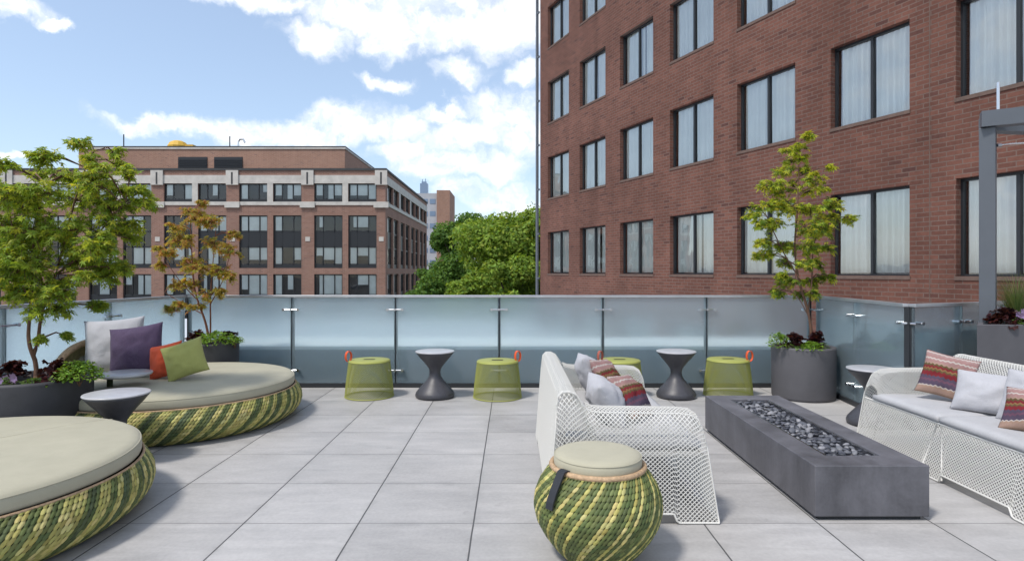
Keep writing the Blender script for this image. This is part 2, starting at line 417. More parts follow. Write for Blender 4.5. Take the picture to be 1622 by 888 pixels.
def concrete(name, col):
    m, t = new_mat(name); ob = t.obj()
    a = t.noise(ob, 2.2, 7, 0.68, 0.6); s = t.noise(t.vmath('MULTIPLY', ob, (1, 1, 0.08)), 7, 4, 0.6, 0.2); f = t.noise(ob, 60, 3)
    k = t.math('ADD', t.maprange(a, 0.3, 0.7, 0.62, 1.38, False), t.maprange(s, 0.35, 0.7, -0.13, 0.20, False))
    k = t.math('ADD', k, t.maprange(f, 0.3, 0.7, -0.05, 0.05, False))
    c = t.mix(1.0, (*col, 1), t.comb(k, k, t.math('MULTIPLY', k, 1.02)), 'MULTIPLY')
    t.out(t.pbsdf(c, t.maprange(a, 0.3, 0.7, 0.45, 0.62, False), 0, 0.45, t.bump(t.math('ADD', a, t.math('MULTIPLY', f, 0.3)), 0.12, 0.01))); return m
M['concrete'] = concrete('concrete', (0.105, 0.104, 0.114))
M['ground'] = simple('ground', (0.19, 0.19, 0.185), 0.9, nscale=0.2, namt=0.2)
M['asphalt'] = simple('asphalt', (0.05, 0.05, 0.052), 0.9, nscale=2, namt=0.2)
M['lawn'] = simple('lawn', (0.05, 0.085, 0.025), 0.95, nscale=2, namt=0.3)
M['road_paint'] = simple('road_paint', (0.7, 0.7, 0.68), 0.7)

def pebble_mat():
    m, t = new_mat('pebble')
    ri = t.n('ShaderNodeObjectInfo').outputs['Random']
    c = t.ramp(ri, [(0, (0.03, 0.033, 0.042)), (0.35, (0.085, 0.09, 0.11)), (0.78, (0.14, 0.145, 0.16)), (1, (0.28, 0.28, 0.30))])
    f = t.noise(t.obj(), 60, 4)
    k = t.maprange(f, 0.3, 0.7, 0.75, 1.25, False)
    t.out(t.pbsdf(t.mix(1.0, c, t.comb(k, k, k), 'MULTIPLY'), 0.5, 0, 0.4)); return m
M['pebble'] = pebble_mat()

def stripe_pillow():
    m, t = new_mat('pillow_stripe'); u = t.sep(t.uv())
    tri = t.math('PINGPONG', u[0], 1 / 26.0)
    v = t.math('ADD', u[1], t.math('MULTIPLY', t.math('SUBTRACT', tri, 1 / 52.0), 0.75))
    P = (0.30, 0.20, 0.16); W = (0.42, 0.38, 0.35); Rd = (0.16, 0.02, 0.026); D = (0.075, 0.055, 0.085); G = (0.10, 0.075, 0.035); K = (0.29, 0.17, 0.16); O = (0.20, 0.11, 0.05); S = (0.30, 0.20, 0.15)
    bands = [(0, S), (.07, P), (.15, S), (.20, W), (.225, D), (.32, (0.12, 0.06, 0.09)), (.36, D), (.42, Rd), (.50, G), (.53, O), (.56, Rd), (.60, G), (.64, P), (.67, K), (.74, W), (.77, K), (.84, (0.31, 0.20, 0.19)), (.90, W), (.94, K)]
    c = t.ramp(v, bands, 'CONSTANT')
    f = t.noise(t.obj(), 350, 2); k = t.maprange(f, 0.3, 0.7, 0.85, 1.15, False)
    t.out(t.pbsdf(t.mix(1.0, c, t.comb(k, k, k), 'MULTIPLY'), 0.9, 0, 0.2, t.bump(t.math('ADD', t.noise(t.obj(), 9, 3), t.math('MULTIPLY', f, 0.3)), 0.25, 0.01))); return m
M['pillow_stripe'] = stripe_pillow()

# ------------------------------------------------------------------ setting
b = MB(); b.quad((-2500, -1500, -12.2), (2500, -1500, -12.2), (2500, 3500, -12.2), (-2500, 3500, -12.2))
tag(build('ground', b, M['ground']), kind='structure')
b = MB(); b.box(-200, 200, 34, 46, -12.4, -12.19)
tag(build('road', b, M['asphalt']), kind='structure')
b = MB()
for i in range(-20, 20): b.box(i * 4.0, i * 4.0 + 2, 39.93, 40.07, -12.188, -12.184)
tag(build('road_markings', b, M['road_paint']), kind='structure')
b = MB(); b.box(-14, 30, 50, 150, -12.3, -12.15)
tag(build('lawn', b, M['lawn']), kind='structure')
b = MB(); b.box(-200, 200, 46, 49.5, -12.3, -12.06)
tag(build('pavement', b, M['concrete_block']), kind='structure')

# terrace slab: outline follows the balustrades
out = [(-4.95, -3.0), (-4.12, 4.9), (-3.62, 7.42), (3.7, 7.42), (3.75, 5.62), (7.5, 6.3), (7.5, -3.0)]
b = MB(); n = len(out)
b.add([(x, y, 0) for x, y in out] + [(x, y, -0.5) for x, y in out],
      [tuple(range(n))[::-1], tuple(range(n, 2 * n))] + [(i, (i + 1) % n, n + (i + 1) % n, n + i) for i in range(n)])
fl = build('terrace_floor', b, M['paving']); tag(fl, kind='structure')
me = fl.data
import bmesh
bm = bmesh.new(); bm.from_mesh(me); bmesh.ops.recalc_face_normals(bm, faces=bm.faces); bm.to_mesh(me); bm.free()
b = MB(); b.add([(x * 0.99, y * 0.99, -0.51) for x, y in out] + [(x * 0.99, y * 0.99, -12.2) for x, y in out],
      [(i, (i + 1) % n, n + (i + 1) % n, n + i) for i in range(n)])
o = build('podium_building', b, M['brick']); tag(o, 'brick building below the terrace, mostly hidden by the frosted glass', 'building')

b = MB(); b.box(-30, 14, -6, 33, -1.5, -1.2)
tag(build('lower_roof', b, M['roof_pale']), kind='structure')

# ------------------------------------------------------------------ right-hand brick building
TA = 0.428; NRM = math.sqrt(1 + TA * TA); Y0 = 27.6; K0 = 13.09
RB = thing('brick_building', 'tall red brick building with rows of curtained windows filling the right side', 'building', (K0 - TA * Y0, Y0, 0), math.atan2(-1, TA))
def uY(y): return (Y0 - y) * NRM
edges = [(26.91, 25.12), (24.30, 22.53), (21.64, 19.86), (19.07, 17.27), (16.43, 14.68), (13.78, 12.13), (11.33, 9.62), (8.72, 7.0)]
cols = [(uY(a), uY(c)) for a, c in edges]
UMAX = 25.0
floors = [1.25 + 3.3 * k for k in range(-4, 5)]
WH = 1.81
us = sorted(set([0.0, UMAX] + [x for c in cols for x in c]))
zs = sorted(set([-12.2, 18.6] + [z for f in floors for z in (f, f + WH)]))
b = MB(); DEP = 0.17
def is_open(u, z):
    return any(a < u < c for a, c in cols) and any(f < z < f + WH for f in floors)
for i in range(len(us) - 1):
    for j in range(len(zs) - 1):
        if not is_open((us[i] + us[i + 1]) / 2, (zs[j] + zs[j + 1]) / 2):
            b.quad((us[i], 0, zs[j]), (us[i + 1], 0, zs[j]), (us[i + 1], 0, zs[j + 1]), (us[i], 0, zs[j + 1]))
for a, c in cols:
    for f in floors:
        b.quad((a, 0, f), (a, 0, f + WH), (a, DEP, f + WH), (a, DEP, f))
        b.quad((c, 0, f + WH), (c, 0, f), (c, DEP, f), (c, DEP, f + WH))
        b.quad((a, 0, f + WH), (c, 0, f + WH), (c, DEP, f + WH), (a, DEP, f + WH))
        b.quad((c, 0, f), (a, 0, f), (a, DEP, f), (c, DEP, f))
b.quad((0, 0, -12.2), (0, 0, 18.6), (0, 14, 18.6), (0, 14, -12.2))
b.quad((UMAX, 0, 18.6), (UMAX, 0, -12.2), (UMAX, 14, -12.2), (UMAX, 14, 18.6))
b.quad((0, 0, 18.6), (UMAX, 0, 18.6), (UMAX, 14, 18.6), (0, 14, 18.6))
b.quad((0, 14, -12.2), (0, 14, 18.6), (UMAX, 14, 18.6), (UMAX, 14, -12.2))
build('wall', b, M['brick'], RB)
b = MB()
for u in (uY(14.27), uY(21.9 - 0.14), uY(11.75 + 0.1)):
    pass
for u in (uY(11.73),):
    b.box(u - 0.008, u + 0.008, -0.003, 0.002, floors[3] + WH + 0.02, 18.5)
random.seed(5)
# curtain variants
def curtain(x0, x1, zlo, zhi, y, seed, amp=0.025, flare=0.0):
    rn = random.Random(seed); b = MB(); n = max(10, int((x1 - x0) / 0.018)); ph = rn.random() * 9; vs = []
    for j in range(7):
        t = j / 6
        for i in range(n + 1):
            s = i / n; x = x0 + (x1 - x0) * s
            d = amp * (math.sin(s * (x1 - x0) * 48 + ph + 0.25 * math.sin(t * 3 + s * 9)) + 0.6 * math.sin(s * (x1 - x0) * 19 + ph * 2))
            x += flare * (1 - t) * math.sin(s * 11 + ph) * 0.4
            vs.append((x, y + d, zlo + (zhi - zlo) * t))
    b.add(vs, [(j * (n + 1) + i, j * (n + 1) + i + 1, (j + 1) * (n + 1) + i + 1, (j + 1) * (n + 1) + i) for j in range(6) for i in range(n)])
    return b
W = 1.93
def make_window(seed):
    rn = random.Random(seed)
    b = MB(); y0, y1 = -0.03, 0.05
    b.box(0, 0.04, y0, y1, 0, WH); b.box(W - 0.04, W, y0, y1, 0, WH)
    b.box(0.04, W - 0.04, y0, y1, 0, 0.035); b.box(0.04, W - 0.04, y0, y1, WH - 0.05, WH)
    b.box(W / 2 - 0.03, W / 2 + 0.03, y0 - 0.01, y1, 0.035, WH - 0.05)
    f = build('window', b, M['dark_frame'], None)
    b = MB()
    for x0, x1 in ((0.035, W / 2 - 0.02), (W / 2 + 0.02, W - 0.035)):
        ta, tb_ = rn.uniform(-0.014, 0.014), rn.uniform(-0.014, 0.014)
        b.quad((x0, 0.012 - ta, 0.03), (x1, 0.012 + ta, 0.03), (x1, 0.012 + ta + tb_, WH - 0.045), (x0, 0.012 - ta + tb_, WH - 0.045))
    build('pane', b, M['pane'], f)
    gap = [0, 0.05, 0, 0.10, 0.02, 0, 0.07][seed % 7]; mid = W / 2 + rn.uniform(-0.05, 0.5) * (1 if gap else 0)
    cu = curtain(0.06, mid - gap, 0.06, WH - 0.03, 0.095, seed, rn.choice([0.02, 0.03, 0.04]), 0)
    c2 = curtain(mid + gap, W - 0.06, 0.06, WH - 0.03, 0.095, seed + 50, rn.choice([0.02, 0.03, 0.04]), 0.03 if gap else 0)
    cu.add(c2.v, c2.f)
    build('curtain', cu, M['curtain'], f, smooth=True)
    b = MB(); b.box(0, W, 0.30, 0.32, 0, WH); build('room_backing', b, M['room_dark'], f)
    b = MB(); b.box(-0.02, W + 0.02, -0.19, -0.032, -0.075, -0.004); build('sill', b, M['sill'], f)
    return f
M['sill'] = simple('sill', (0.12, 0.078, 0.062), 0.8, nscale=8, namt=0.2)
protos = [make_window(s) for s in range(7)]
used = set()
for ci, (a, c) in enumerate(cols):
    for fi, f in enumerate(floors):
        if fi < 3: continue
        k = (ci * 3 + fi * 5 + (ci * fi) % 3) % 7
        o = protos[k] if k not in used else copy_tree(protos[k])
        used.add(k); o.parent = RB
        o.location = (a, DEP, f); o.scale = ((c - a) / W, 1, 1)
# control joints, corner downpipe
b = MB()
for u in (uY(11.75), uY(17.0 - 0.25)):
    for f in floors[3:]:
        b.box(u - 0.008, u + 0.008, -0.0035, 0.0, f + WH + 0.03, f + 3.3 - 0.1) if False else None
b.box(uY(11.77) - 0.009, uY(11.77) + 0.009, -0.004, -0.0005, -2, 18.5)
build('control_joint', b, M['sill'], RB)
b = MB(); b.tube([(-0.22, -0.05, -12), (-0.22, -0.05, 18.8)], 0.07, 10)
for z in range(-11, 18, 2): b.box(-0.22, 0.0, -0.08, -0.02, z, z + 0.08)
build('downpipe', b, M['pole_gray'], RB)

# ------------------------------------------------------------------ left-hand brick building, 70 m away
LY = 70.0
def LX(px): return (px - CX) / FPX * LY
def LZ(py): return CAMH + (HZ - py) / FPX * LY
LB = thing('office_building', 'long brick office building with limestone top band behind the left trees', 'building', (LX(610.6), LY, 0))
bx0 = LX(610.6)
def lx(px): return LX(px) - bx0
pier_px = [606.5 - 119.0 * k for k in range(0, 9)]        # centres of the big piers
rows = [('top', LZ(319.5), LZ(290.5)), ('mid', LZ(424.5), LZ(341)), ('low', LZ(520), LZ(434)), ('base', LZ(606), LZ(530))]
bays = []                                                  # (x0, x1) openings on the front
for k in range(8):
    L_, R_ = pier_px[k + 1] + 10, pier_px[k] - 10
    m_ = (L_ + R_) / 2
    bays += [(lx(L_), lx(m_ - 4.5)), (lx(m_ + 4.5), lx(R_))]
side_len = 34.0
sbays = []
for k in range(4):
    y0_, y1_ = 1.2 + k * 8.4, 1.2 + k * 8.4 + 6.9
    m_ = (y0_ + y1_) / 2; sbays += [(y0_, m_ - 0.35), (m_ + 0.35, y1_)]
FX0 = lx(pier_px[-1]) - 1; ZT = LZ(270); ZB = -12.2
def wall_grid(b, a0, a1, opens, rows, P, zt):
    us = sorted(set([a0, a1] + [x for o in opens for x in o])); zs = sorted(set([ZB, zt] + [z for r in rows for z in r[1:]]))
    for i in range(len(us) - 1):
        for j in range(len(zs) - 1):
            u, z = (us[i] + us[i + 1]) / 2, (zs[j] + zs[j + 1]) / 2
            if any(o[0] < u < o[1] for o in opens) and any(r[1] < z < r[2] for r in rows): continue
            b.quad(P(us[i], 0, zs[j]), P(us[i + 1], 0, zs[j]), P(us[i + 1], 0, zs[j + 1]), P(us[i], 0, zs[j + 1]))
    for o in opens:
        for r in rows:
            for a in o: b.quad(P(a, 0, r[1]), P(a, 0, r[2]), P(a, 0.4, r[2]), P(a, 0.4, r[1]))
            for z in r[1:]: b.quad(P(o[0], 0, z), P(o[1], 0, z), P(o[1], 0.4, z), P(o[0], 0.4, z))
PF = lambda u, d, z: (u, d, z)
PS = lambda u, d, z: (-d, u, z)
b = MB(); wall_grid(b, FX0, 0, bays, rows, PF, ZT); wall_grid(b, 0, side_len, sbays, rows, PS, ZT)
b.quad((FX0, 0, ZB), (FX0, 0, ZT), (FX0, side_len, ZT), (FX0, side_len, ZB)); b.quad((0, side_len, ZB), (0, side_len, ZT), (FX0, side_len, ZT), (FX0, side_len, ZB))
build('wall', b, M['brick_far'], LB)
b = MB(); b.box(FX0 - 0.1, 0.12, -0.12, side_len + 0.1, ZT, ZT + 0.25); build('roof', b, M['roof_dark'], LB)
# limestone bands, piers and blocks
b = MB(); zA, zB = LZ(290.5), LZ(277.5)
b.box(FX0, 0.06, -0.06, -0.001, zA, zB); b.box(0.001, 0.06, -0.06, side_len, zA, zB)
b.box(FX0, 0.10, -0.10, -0.001, LZ(325), LZ(319.5)); b.box(0.001, 0.10, -0.1, side_len, LZ(325), LZ(319.5))
build('limestone_band', b, M['limestone'], LB)
for k, p in enumerate(pier_px[:8]):
    c = MB(); x = lx(p) if k else lx(604)
    c.box(x - 0.70, x + 0.70, -0.2, -0.062, LZ(293), LZ(270)); build('pier_capital', c, M['limestone'], LB)
    c = MB(); c.box(x - 0.10, x + 0.10, -0.21, -0.201, LZ(292), LZ(273)); build('capital_slot', c, M['roof_dark'], LB)
    c = MB(); c.box(x - 0.85, x + 0.85, -0.22, -0.101, LZ(329), LZ(320)); build('pier_base_block', c, M['limestone'], LB)
    c = MB(); c.box(x - 0.27, x + 0.27, -0.05, -0.001, LZ(382), LZ(375)); build('stone_block', c, M['limestone'], LB)
for k in range(8):
    m_ = lx((pier_px[k] + pier_px[k + 1]) / 2)
    c = MB(); c.box(m_ - 0.33, m_ + 0.33, -0.05, -0.001, LZ(319.5), zA); build('mullion_pier', c, M['limestone'], LB)
for k in range(1, 8):
    m_ = k * 4.2 + 0.45
    if k % 2 == 0:
        c = MB(); c.box(0.001, 0.05, m_ - 0.45, m_ + 0.45, LZ(319.5), zA)
        build('mullion_pier', c, M['limestone'], LB)
# windows
rw = random.Random(11)
def far_window(P, a, c, z0, z1, kind):
    w_ = c - a; d0, d1 = 0.22, 0.34
    def bx(b, u0, u1, za, zb, e0=d0, e1=d1):
        p = [P(u, d, z) for z in (za, zb) for d in (e0, e1) for u in (u0, u1)]
        b.add(p, [(0, 2, 3, 1), (4, 5, 7, 6), (0, 1, 5, 4), (2, 6, 7, 3), (0, 4, 6, 2), (1, 3, 7, 5)])
    b = MB(); fr = 0.12
    bx(b, a, a + fr, z0, z1); bx(b, c - fr, c, z0, z1)
    bx(b, a + fr, c - fr, z0, z0 + (0.5 if kind != 'top' else 0.35)); bx(b, a + fr, c - fr, z1 - fr, z1)
    th = [a + w_ * 0.30, a + w_ * 0.70] if kind != 'top' else [a + w_ * 0.30, a + w_ * 0.68]
    for x in th: bx(b, x - 0.05, x + 0.05, z0 + 0.35, z1 - fr)
    H = z1 - z0; spans = []
    if kind == 'top': spans = [(z0 + 0.35, z1 - fr)]
    else:
        s0, s1 = (LZ(392), LZ(365)) if kind == 'mid' else ((LZ(484), LZ(466)) if kind == 'low' else (LZ(575), LZ(562)))
        bx(b, a + fr, c - fr, s0, s0 + 0.18); bx(b, a + fr, c - fr, s1 - 0.18, s1)
        spans = [(z0 + 0.5, s0), (s1, z1 - fr)]
        bx(b, a + fr, c - fr, s0 + 0.18, s1 - 0.18, 0.24, 0.27) if rw.random() < 0.75 else None
    f = build('window', b, M['dark_frame'], LB)
    g = MB(); g.quad(P(a + fr, 0.28, z0), P(c - fr, 0.28, z0), P(c - fr, 0.28, z1), P(a + fr, 0.28, z1)); build('pane', g, M['pane_far'], f)
    g = MB(); g.quad(P(a, 0.9, z0), P(c, 0.9, z0), P(c, 0.9, z1), P(a, 0.9, z1)); build('room_backing', g, M['room_dark'], f)
    g = MB(); xs = [a + fr] + th + [c - fr]
    for (s0, s1) in spans:
        for i in range(3):
            r_ = rw.random()
            if r_ < 0.18: continue
            drop = rw.choice([0.0, 0.0, 0.0, 0.0, 0.25, 0.5]); za = s0 + (s1 - s0) * drop
            xa = xs[i] + 0.06; xb = xs[i + 1] - 0.06
            if r_ > 0.8: xa = xa + (xb - xa) * 0.45
            g.quad(P(xa, 0.36, za), P(xb, 0.36, za), P(xb, 0.36, s1), P(xa, 0.36, s1))
    if g.f: build('blind', g, M['blind'], f)
for r in rows:
    for (a, c) in bays:
        far_window(PF, a, c, r[1], r[2], r[0])
    for (a, c) in sbays:
        far_window(PS, a, c, r[1], r[2], r[0])
# penthouse
b = MB(); pz0, pz1 = ZT + 0.25, LZ(236.5) * 1.03
x0_, x1_ = lx(118) * 1.03, lx(540) * 1.03
b.box(x0_, x1_, 2.2, 26, pz0, pz1); build('penthouse', b, M['brick_far2'], LB)
b = MB(); b.box(x0_ - 0.1, x1_ + 0.1, 2.1, 26.1, pz1, pz1 + 0.18); build('penthouse_coping', b, M['limestone'], LB)
b = MB(); b.box(x0_ - 0.1, x1_ + 0.1, 2.1, 26.1, pz1 + 0.18, pz1 + 0.34); build('penthouse_roof', b, M['roof_dark'], LB)
for a, c in ((276, 322), (333, 378)):
    b = MB(); xa, xb = lx(a) * 1.03, lx(c) * 1.03; za, zb = LZ(267) * 1.03, LZ(249) * 1.03
    b.box(xa, xb, 2.14, 2.19, za, zb)
    for k in range(5): z = za + (zb - za) * (k + 0.3) / 6; b.box(xa, xb, 2.06, 2.14, z, z + 0.05)
    build('louver', b, M['louver'], LB)
def roof_pt(px, py, d=2.6):
    return Vector(((px - CX) / FPX * (LY + d), LY + d, CAMH + (HZ - py) / FPX * (LY + d)))
PZR = pz1 + 0.34
def mast(px, py, label, d=5.0):
    p = roof_pt(px, py, d); t = thing('roof_mast', label, 'mast', (p.x, p.y, PZR), 0, 'masts on the far roof')
    b = MB(); b.tube([(0, 0, 0), (0, 0, p.z - PZR)], 0.07, 8); build('pole', b, M['dark_frame'], t)
    b = MB(); b.box(-0.2, 0.2, -0.2, 0.2, 0, 0.12); build('base', b, M['dark_frame'], t)
mast(196, 213, 'tall thin mast on the left part of the far roof')
mast(364, 216, 'short thick mast on the far roof right of the yellow hood')
p = roof_pt(384, 222, 5)
b = MB(); b.tube([(-0.5, 0, 0), (-0.5, 0, p.z - PZR - 0.2), (-0.3, 0, p.z - PZR + 0.1), (0.1, 0, p.z - PZR + 0.1), (0.3, 0, p.z - PZR - 0.3)], 0.12, 8)
o = build('vent_pipe', b, M['steel']); o.location = (p.x, p.y, PZR); tag(o, 'bent metal vent pipe beside the short mast on the far roof', 'vent pipe')
p = roof_pt(282, 226, 4)
b = MB(); b.lathe([(0.0, 0.0), (1.1, 0.0), (1.15, 0.35), (0.9, 0.8), (0.5, 1.0), (0.05, 1.05)], 12)
b.box(0.6, 2.0, -0.4, 0.4, 0, 0.5)
o = build('roof_hood', b, M['yellow_tarp']); o.location = (p.x, p.y, PZR); tag(o, 'yellow covered equipment on the far office roof', 'roof equipment')

# distant grey and brick block, far tower with haze painted in as blue
DY = 150.0
t = thing('apartment_block', 'grey and brick high block seen past the end of the office building', 'building', ((686 - CX) / FPX * DY, DY, -12.2))
b = MB(); h_ = lambda py: CAMH + (HZ - py) / FPX * DY + 12.2
b.box(-5.2, 1.0, 0, 12, 0, h_(306)); build('grey_wing', b, M['concrete_block'], t)
b = MB(); b.box(1.002, 4.2, -1.0, 12, 0, h_(302)); build('brick_wing', b, M['brick_far2'], t)
for k in range(9):
    for j in range(3):
        b = MB(); z = h_(306) - 2.6 - k * 3.0; b.box(-4.6 + j * 1.9, -3.2 + j * 1.9, -0.06, -0.01, z, z + 1.2); build('window', b, M['haze_blue_glass'], t)
TY = 420.0
t = thing('office_tower', 'distant tower top painted pale blue for haze, above the grey block', 'tower', ((672 - CX) / FPX * TY, TY, -12.2))
hh = lambda py: CAMH + (HZ - py) / FPX * TY + 12.2
b = MB(); b.box(-2.6, 2.6, -2, 2, 0, hh(291)); b.box(-1.6, 1.6, -1.5, 1.5, hh(291), hh(288)); build('shaft', b, M['haze_blue_glass'], t)
b = MB(); b.tube([(-1.2, 0, hh(288)), (-1.2, 0, hh(284))], 0.25, 6); b.tube([(0.9, 0, hh(288)), (0.9, 0, hh(283))], 0.25, 6); build('spire', b, M['haze_blue_glass'], t)

# ------------------------------------------------------------------ trees
def vary(c, rn, a=0.25, hue=0.12):
    k = 1 + rn.uniform(-a, a); return (c[0] * k * (1 + rn.uniform(-hue, hue)), c[1] * k, c[2] * k * (1 + rn.uniform(-hue, hue)))
def far_tree(label, px, top, Y, rad, cols_, seed, n=26000, zb=-12.2, lean=0):
    rn = random.Random(seed); X = (px - CX) / FPX * Y; zt = CAMH + (HZ - top) / FPX * Y
    t = thing('broadleaf_tree', label, 'tree', (X, Y, zb), 0, 'street trees behind the balustrade')
    H = zt - zb; b = MB()
    b.tube([(0, 0, 0), (0.1, 0, H * 0.25), (0.3, 0.2, H * 0.5), (0.2, 0.1, H * 0.8)], [0.45, 0.35, 0.25, 0.08], 10)
    cl = []
    for k in range(60):
        th = rn.uniform(0, 2 * PI); zz = rn.uniform(0.30, 0.92) * H; pr = math.sin(PI * min(1, max(0, (zz / H - 0.18) / 0.86))) ** 0.6
        rr = rad * pr * rn.uniform(0.3, 0.92); c = Vector((rr * math.cos(th), rr * math.sin(th), zz)); cl.append((c, rad * rn.uniform(0.20, 0.34)))
        if k % 2: b.tube([(0.2, 0.1, zz * 0.6), (c.x * 0.5, c.y * 0.5, zz * 0.85), tuple(c)], [0.12, 0.08, 0.03], 5)
    cl.append((Vector((0, 0, H - rad * 0.3)), rad * 0.3)); cl.append((Vector((0, 0, H * 0.6)), rad * 0.5))
    build('trunk', b, M['bark_far'], t)
    b = MB()
    for k in range(n):
        c, r = rn.choice(cl)
        d = Vector((rn.gauss(0, 1), rn.gauss(0, 1), rn.gauss(0, 1))).normalized()
        s = r * (rn.random() ** 0.28) * (1 + 0.35 * noise.noise(c * 0.7 + d * 1.7 * 1.0))
        q = c + Vector((d.x * s, d.y * s, d.z * s * 0.72))
        sz = rn.uniform(0.07, 0.155); nrm = (d * 0.6 + Vector((rn.uniform(-1, 1), rn.uniform(-1, 1), rn.uniform(-0.2, 1.2)))).normalized()
        a = nrm.orthogonal().normalized(); bb = nrm.cross(a); an = rn.uniform(0, PI)
        a2 = a * math.cos(an) + bb * math.sin(an); b2 = nrm.cross(a2)
        b.add([q - a2 * sz * 1.3, q - b2 * sz * 0.7, q + a2 * sz * 1.3, q + b2 * sz * 0.7], [(0, 1, 2, 3)], 0, vary(rn.choice(cols_), rn, 0.3, 0.15))
    build('crown', b, M['leaf_far'], t)
G1 = [(0.21, 0.32, 0.05), (0.28, 0.38, 0.06), (0.16, 0.25, 0.045)]
G2 = [(0.11, 0.21, 0.045), (0.15, 0.26, 0.05), (0.085, 0.165, 0.04)]
far_tree('bright green street tree beside the tall brick building edge', 815, 324, 46, 5.9, G1, 3, 90000)
far_tree('darker green street tree next to the office building end', 745, 328, 56, 4.9, G2, 4, 80000)
far_tree('small green street tree low in front of the darker one', 745, 432, 42, 2.9, G1, 6, 34000)
far_tree('low green street tree at the foot of the tall brick building edge', 825, 395, 40, 3.2, G1, 9, 34000)
far_tree('dark low tree in front of the office building side wall', 690, 408, 62, 3.0, G2, 8, 20000)

LOBES = [(-2.0, 0.55), (-1.0, 0.85), (0.0, 1.0), (1.0, 0.85), (2.0, 0.55)]
def palm_leaf(b, p, fwd, nrm, size, col, rn):
    fwd = (fwd - nrm * fwd.dot(nrm))
    if fwd.length < 1e-4: fwd = nrm.orthogonal()
    fwd.normalize(); sd = nrm.cross(fwd)
    vs = [p]; fs = []
    for a, L in LOBES:
        for da, l, drop in ((-0.42, 0.36, 0.02), (0, L, -0.22), (0.42, 0.36, 0.02)):
            an = a + da; vs.append(p + (fwd * math.cos(an) + sd * math.sin(an)) * size * l + nrm * size * drop * l)
    for k in range(5): o = 1 + k * 3; fs.append((0, o, o + 1, o + 2))
    b.add(vs, fs, 0, col)
def maple(label, base, Y, trunks, blobs, pal, seed, leaf=0.05, dens=1.0, barkm='bark', depth=1.0, top_col=None, flat=0.85):
    rn = random.Random(seed)
    bp = Vector(base); t = thing('maple_tree', label, 'tree', bp, 0, 'young maples in the terrace planters')
    tb = MB(); nodes = []
    for pts, r0, r1 in trunks:
        ps = []
        for (px, py) in pts:
            q = PX(px, py, Y); q.y += 0; ps.append(q)
        # smooth resample
        rs = []
        for i in range(len(ps) - 1):
            for k in range(5):
                u = k / 5; a = ps[max(i - 1, 0)]; b_ = ps[i]; c = ps[i + 1]; d = ps[min(i + 2, len(ps) - 1)]
                rs.append(0.5 * ((2 * b_) + (c - a) * u + (2 * a - 5 * b_ + 4 * c - d) * u * u + (-a + 3 * b_ - 3 * c + d) * u ** 3))
        rs.append(ps[-1]); m = len(rs)
        rs = [p + Vector((0, 0.02 * math.sin(i * 0.35 + seed) * min(1, i / 5), 0)) for i, p in enumerate(rs)]
        rr = [r0 + (r1 - r0) * i / (m - 1) for i in range(m)]
        tb.tube(rs, rr, 9)
        nodes += [(p, r) for p, r in zip(rs, rr)][3:]
    lb = MB(); zmin = min(PX(0, p[1], Y).z for p in blobs); zmax = max(PX(0, p[1], Y).z for p in blobs)
    for (px, py, r) in blobs:
        c = PX(px, py, Y); rad = r / FPX * Y * 1.30
        xc = sum(PX(q[0], q[1], Y).x for q in blobs) / len(blobs)
        half = max(abs(PX(q[0], q[1], Y).x - xc) for q in blobs)
        lim = math.sqrt(max(0.05, 1 - min(1, abs(c.x - xc) / (half * 1.02)) ** 2)) * half * depth
        for rep in range(2):
            cc = c.copy(); cc.y += rn.uniform(-lim, lim) * (0.9 if rep == 0 else 0.9)
            low = [q for q in nodes if q[0].z < cc.z + 0.02 - 0.0] or nodes[:3]
            nd = min(low, key=lambda q: (q[0] - cc).length + max(0, q[0].z - cc.z) * 2)
            a = nd[0]; mid = a.lerp(cc, 0.55) + Vector((rn.uniform(-.03, .03), rn.uniform(-.03, .03), 0.04))
            tb.tube([a, mid, cc], [min(nd[1] * 0.7, 0.010), 0.006, 0.003], 5)
            nt_ = int((13 + rad * 120) * dens)
            for k in range(nt_):
                d = Vector((rn.gauss(0, 1), rn.gauss(0, 1), rn.gauss(0, 0.75)))
                d.normalize(); e = cc + Vector((d.x, d.y, d.z * flat)) * rad * rn.uniform(0.55, 1.08)
                s = cc.lerp(a, rn.uniform(0, 0.25))
                m2 = s.lerp(e, 0.5) + Vector((0, 0, 0.02))
                tb.tube([s, m2, e], [0.003, 0.0022, 0.0012], 4, cap=False)
                L = (e - s).length; nl = max(4, int(L / 0.020))
                for i in range(nl):
                    u = 0.25 + 0.75 * (i + 1) / nl
                    q = s.lerp(m2, u * 2) if u < 0.5 else m2.lerp(e, u * 2 - 1)
                    nrm = Vector((rn.gauss(0, 0.6), rn.gauss(0, 0.6) - 0.25, 1)) + d * 0.4
                    nrm.normalize()
                    fw = (e - s).normalized() + Vector((rn.uniform(-1, 1), rn.uniform(-1, 1), -0.8))
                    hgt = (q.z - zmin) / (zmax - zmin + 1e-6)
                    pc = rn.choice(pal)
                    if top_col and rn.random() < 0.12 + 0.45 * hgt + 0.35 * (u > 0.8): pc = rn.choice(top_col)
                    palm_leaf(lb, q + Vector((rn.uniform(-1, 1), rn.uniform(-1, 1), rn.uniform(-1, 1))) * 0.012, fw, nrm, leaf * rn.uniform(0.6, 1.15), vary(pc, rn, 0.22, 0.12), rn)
    build('trunk', tb, M[barkm], t, smooth=True, world=True)
    build('crown', lb, M['leaf'], t, world=True)
    return t

